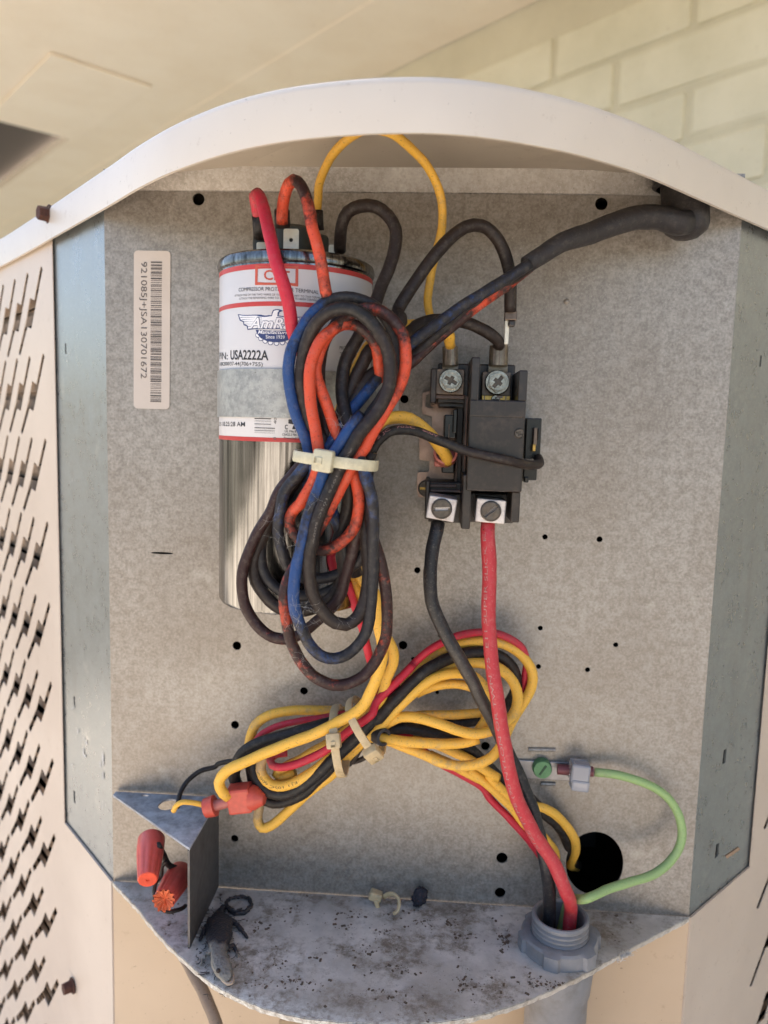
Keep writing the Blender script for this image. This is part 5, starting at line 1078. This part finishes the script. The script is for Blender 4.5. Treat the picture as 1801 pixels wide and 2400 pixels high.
chains = [spine, [0, hips] + tail, leg(2, [(920, 1570, .0030, .0012), (985, 1545, .0020, .0009), (1010, 1600, .0012, .0007), (1020, 1640, .0008, .0005)]), leg(2, [(820, 1590, .0030, .0012), (770, 1620, .0020, .0009), (745, 1680, .0012, .0007), (725, 1700, .0008, .0005)]),
          leg(8, [(940, 1340, .0026, .0014), (1000, 1370, .0020, .0011), (1060, 1440, .0014, .0008), (1100, 1490, .0008, .0005)]), leg(8, [(830, 1350, .0026, .0014), (780, 1400, .0020, .0011), (740, 1480, .0014, .0008), (720, 1520, .0008, .0005)])]
LIZ = NT('dried lizard skin'); sc_ = LIZ.n('ShaderNodeTexVoronoi'); sc_.inputs['Scale'].default_value = 900; LIZ.l(LIZ.geo(), sc_.inputs['Vector'])
sx = LIZ.n('ShaderNodeSeparateXYZ'); LIZ.l(LIZ.geo(), sx.inputs[0])
hd = zsh('K', 872, 1630).y
hf = LIZ.grey(LIZ.math('ADD', LIZ.math('MULTIPLY', LIZ.math('SUBTRACT', hd, sx.outputs[1]), 220.0), LIZ.math('MULTIPLY', LIZ.noise(300, 4), 1.2)), .35, .85)
cc = LIZ.mix(hf, srgb(52, 48, 50), srgb(126, 120, 112)); cc = LIZ.mix(LIZ.math('MULTIPLY', LIZ.grey(LIZ.noise(600, 4, .7), .55, .66), .6), cc, srgb(84, 66, 54))
LIZ.bump(sc_.outputs['Distance'], .8, .0004); LIZ.set(Base_Color=cc, Roughness=.6)
skin_body('lizard_body', chains, LIZ.m, liz)
bm = bmesh.new(); bmesh.ops.create_icosphere(bm, subdivisions=2, radius=.0009, matrix=Matrix.Translation(zsh('K', 868, 1745, .0058))); bm_obj('eye', bm, simple('sunken eye', srgb(48, 34, 28), .5), liz, smooth=True)
o_, _ = tube_mesh('jaw', [Vector((*zsh('K', x, y, .0026), .5, 1)) for x, y in ((872, 1760), (890, 1800), (915, 1825), (950, 1845), (978, 1835), (985, 1800), (970, 1750))], .0006, simple('pale jawbone', srgb(176, 156, 138), .6), None, seg=8); o_.parent = liz; o_.location = -Vector(liz.location)
bm = bmesh.new()
for i in range(150):
    x, y = random.gauss(865, 75), random.gauss(1480, 170)
    if x < 690: continue
    p = zsh('K', x, y, .0006); a = random.uniform(0, 6.3)
    for k in range(4):
        q2 = p + Vector((math.cos(a), math.sin(a), random.uniform(-.15, .3))) * random.uniform(.0005, .0014); q2.z = max(q2.z, ZB + .0002); add_cyl(bm, p, q2, random.choice([.00006, .0001, .00018]), seg=4, cap=False); p = q2; a += random.uniform(-.9, .9)
o = tag(bm_obj('dark_fibres', bm, simple('dark shed fibres', srgb(58, 52, 52), .8)), 'dark shed fibres and flakes strewn round the dead lizard', kind='stuff')
# zip tie scrap
zs, _ = tube_mesh('zip_tie_scrap', [Vector((*at('D', x, y, d), .5, 1)) for x, y, d in ((828, 1938, .006), (848, 1932, .009), (862, 1945, .012), (860, 1968, .014), (850, 1976, .015))], .0012, TIE2, None, flat=.6); recenter(zs)
tag(zs, 'curled cut end of a yellowed zip tie on the shelf below the back panel', 'zip tie scrap')
bm = bmesh.new(); add_box(bm, at('D', 812, 1935, .006), (.0058, .0046, .0040), Matrix.Rotation(.3, 3, 'Y'), .0008); add_box(bm, at('D', 815, 1955, .008), (.0020, .0018, .0050), Matrix.Rotation(-.3, 3, 'Y'), .0006)
h = bm_obj('head', bm, TIE2); h.parent = zs; h.location = -Vector(zs.location)
# dark clump on the shelf
bm = bmesh.new(); bmesh.ops.create_icosphere(bm, subdivisions=3, radius=.0032, matrix=Matrix.Translation(at('D', 907, 1938, .006)) @ Matrix.Scale(1.4, 4, (.3, 0, 1)))
for v in bm.verts: v.co += Vector([random.uniform(-.0005, .0005) for _ in range(3)])
tag(recenter(bm_obj('dirt_clump', bm, simple('dark debris', srgb(44, 40, 48), .8, 0, .4, 900, .0003))), 'dark shrivelled clump of dirt on the shelf under a panel hole', 'debris')
# white frayed tuft on the right of the shelf edge
bm = bmesh.new(); cT = atz('J', 855, 1290, ZB)
for i in range(110):
    a = cT + Vector((random.gauss(0, .0022), 0, 0)); a.y = cT.y + (a.x - cT.x) * .75 + random.gauss(0, .0007); a.z = ZB
    b = a + Vector((random.uniform(-.0015, .0015), random.uniform(-.002, .001), random.uniform(.0002, .0022))); m_ = a.lerp(b, .5) + Vector([random.uniform(-.0005, .0005) for _ in range(3)])
    for p, q2 in ((a, m_), (m_, b)): add_cyl(bm, p, q2 if (q2 - p).length > 1e-5 else p + Vector((0, 0, 1e-4)), .00010, seg=4)
tag(recenter(bm_obj('frayed_tuft', bm, simple('white fibres', srgb(210, 204, 196), .8))), 'white frayed fibres stuck on the shelf edge right of the conduit', 'fibres')
# crumbs, grit
bm = bmesh.new()
clus = [(random.uniform(-.09, .06), -random.uniform(.012, .066)) for _ in range(26)]
for i in range(900):
    for _ in range(40):
        x = random.uniform(XL, XR); y = -random.uniform(.002, .073)
        if i % 3: cl = clus[i % 26]; x, y = cl[0] + random.gauss(0, .0035), cl[1] + random.gauss(0, .0022)
        if y > -.002: continue
        if inside((x, y), sc) and (Vector((x, y)) - Vector((CFX, CFY))).length > .021: break
    else: continue
    s_ = random.choice([.0001, .0001, .00015, .0002, .0003, .0005]) * random.uniform(.7, 1.3); m_ = Matrix.Translation((x, y, ZB + s_ * .2)) @ Matrix.Rotation(random.uniform(0, 6), 4, 'Z') @ Matrix.Diagonal((s_ * random.uniform(.8, 2.2), s_, s_ * .5, 1))
    bmesh.ops.create_cube(bm, size=1.5, matrix=m_)
tag(bm_obj('grit', bm, simple('brown grit', srgb(112, 94, 78), .9, 0, .4, 900)), kind='stuff'); bpy.data.objects['grit']['label'] = 'scattered brown grit and droppings on the shelf'

bm = bmesh.new()
for i in range(60):
    fr, x, y, d = random.choice([('C', 850, 1150, .083), ('C', 640, 1190, .085), ('C', 420, 120, .078), ('C', 500, 400, .078), ('B', 540, 900, .084), ('C', 680, 1030, .085), ('A', 730, 1470, .080), ('C', 1080, 1160, .081), ('C', 700, 1500, .082)])
    p = at(fr, x + random.uniform(-60, 60), y + random.uniform(-50, 50), d); a = random.uniform(0, 6.3)
    for k in range(7):
        q2 = p + Vector((math.cos(a), random.uniform(-.2, .2), math.sin(a))) * random.uniform(.0005, .0012); add_cyl(bm, p, q2, .000018, seg=4, cap=False); p = q2; a += random.uniform(-.7, .7)
o = tag(bm_obj('hair', bm, simple('pale hair', srgb(190, 184, 176), .6)), 'pale hairs and lint caught on the coiled wires', kind='stuff')
GR = {'zip_tie': 'zip ties round the wire bundles', 'wire_nut': 'red wire nuts beside the bracket', 'crimp_terminal': 'crimp barrels above the contactor screws', 'insulated_terminal': 'push-on terminals on the capacitor',
      'yellow_wire': 'yellow wires in the box', 'black_wire': 'black wires in the box', 'red_wire': 'red wires in the box', 'orange_wire': 'orange wires of the upper coil', 'blue_wire': 'blue wires of the upper coil'}
for o in bpy.data.objects:
    g = GR.get(o.name.split('.')[0])
    if g and o.parent is None: o['group'] = g
print('objects', len(bpy.data.objects), 'polys', sum(len(o.data.polygons) for o in bpy.data.objects if o.type == 'MESH'))
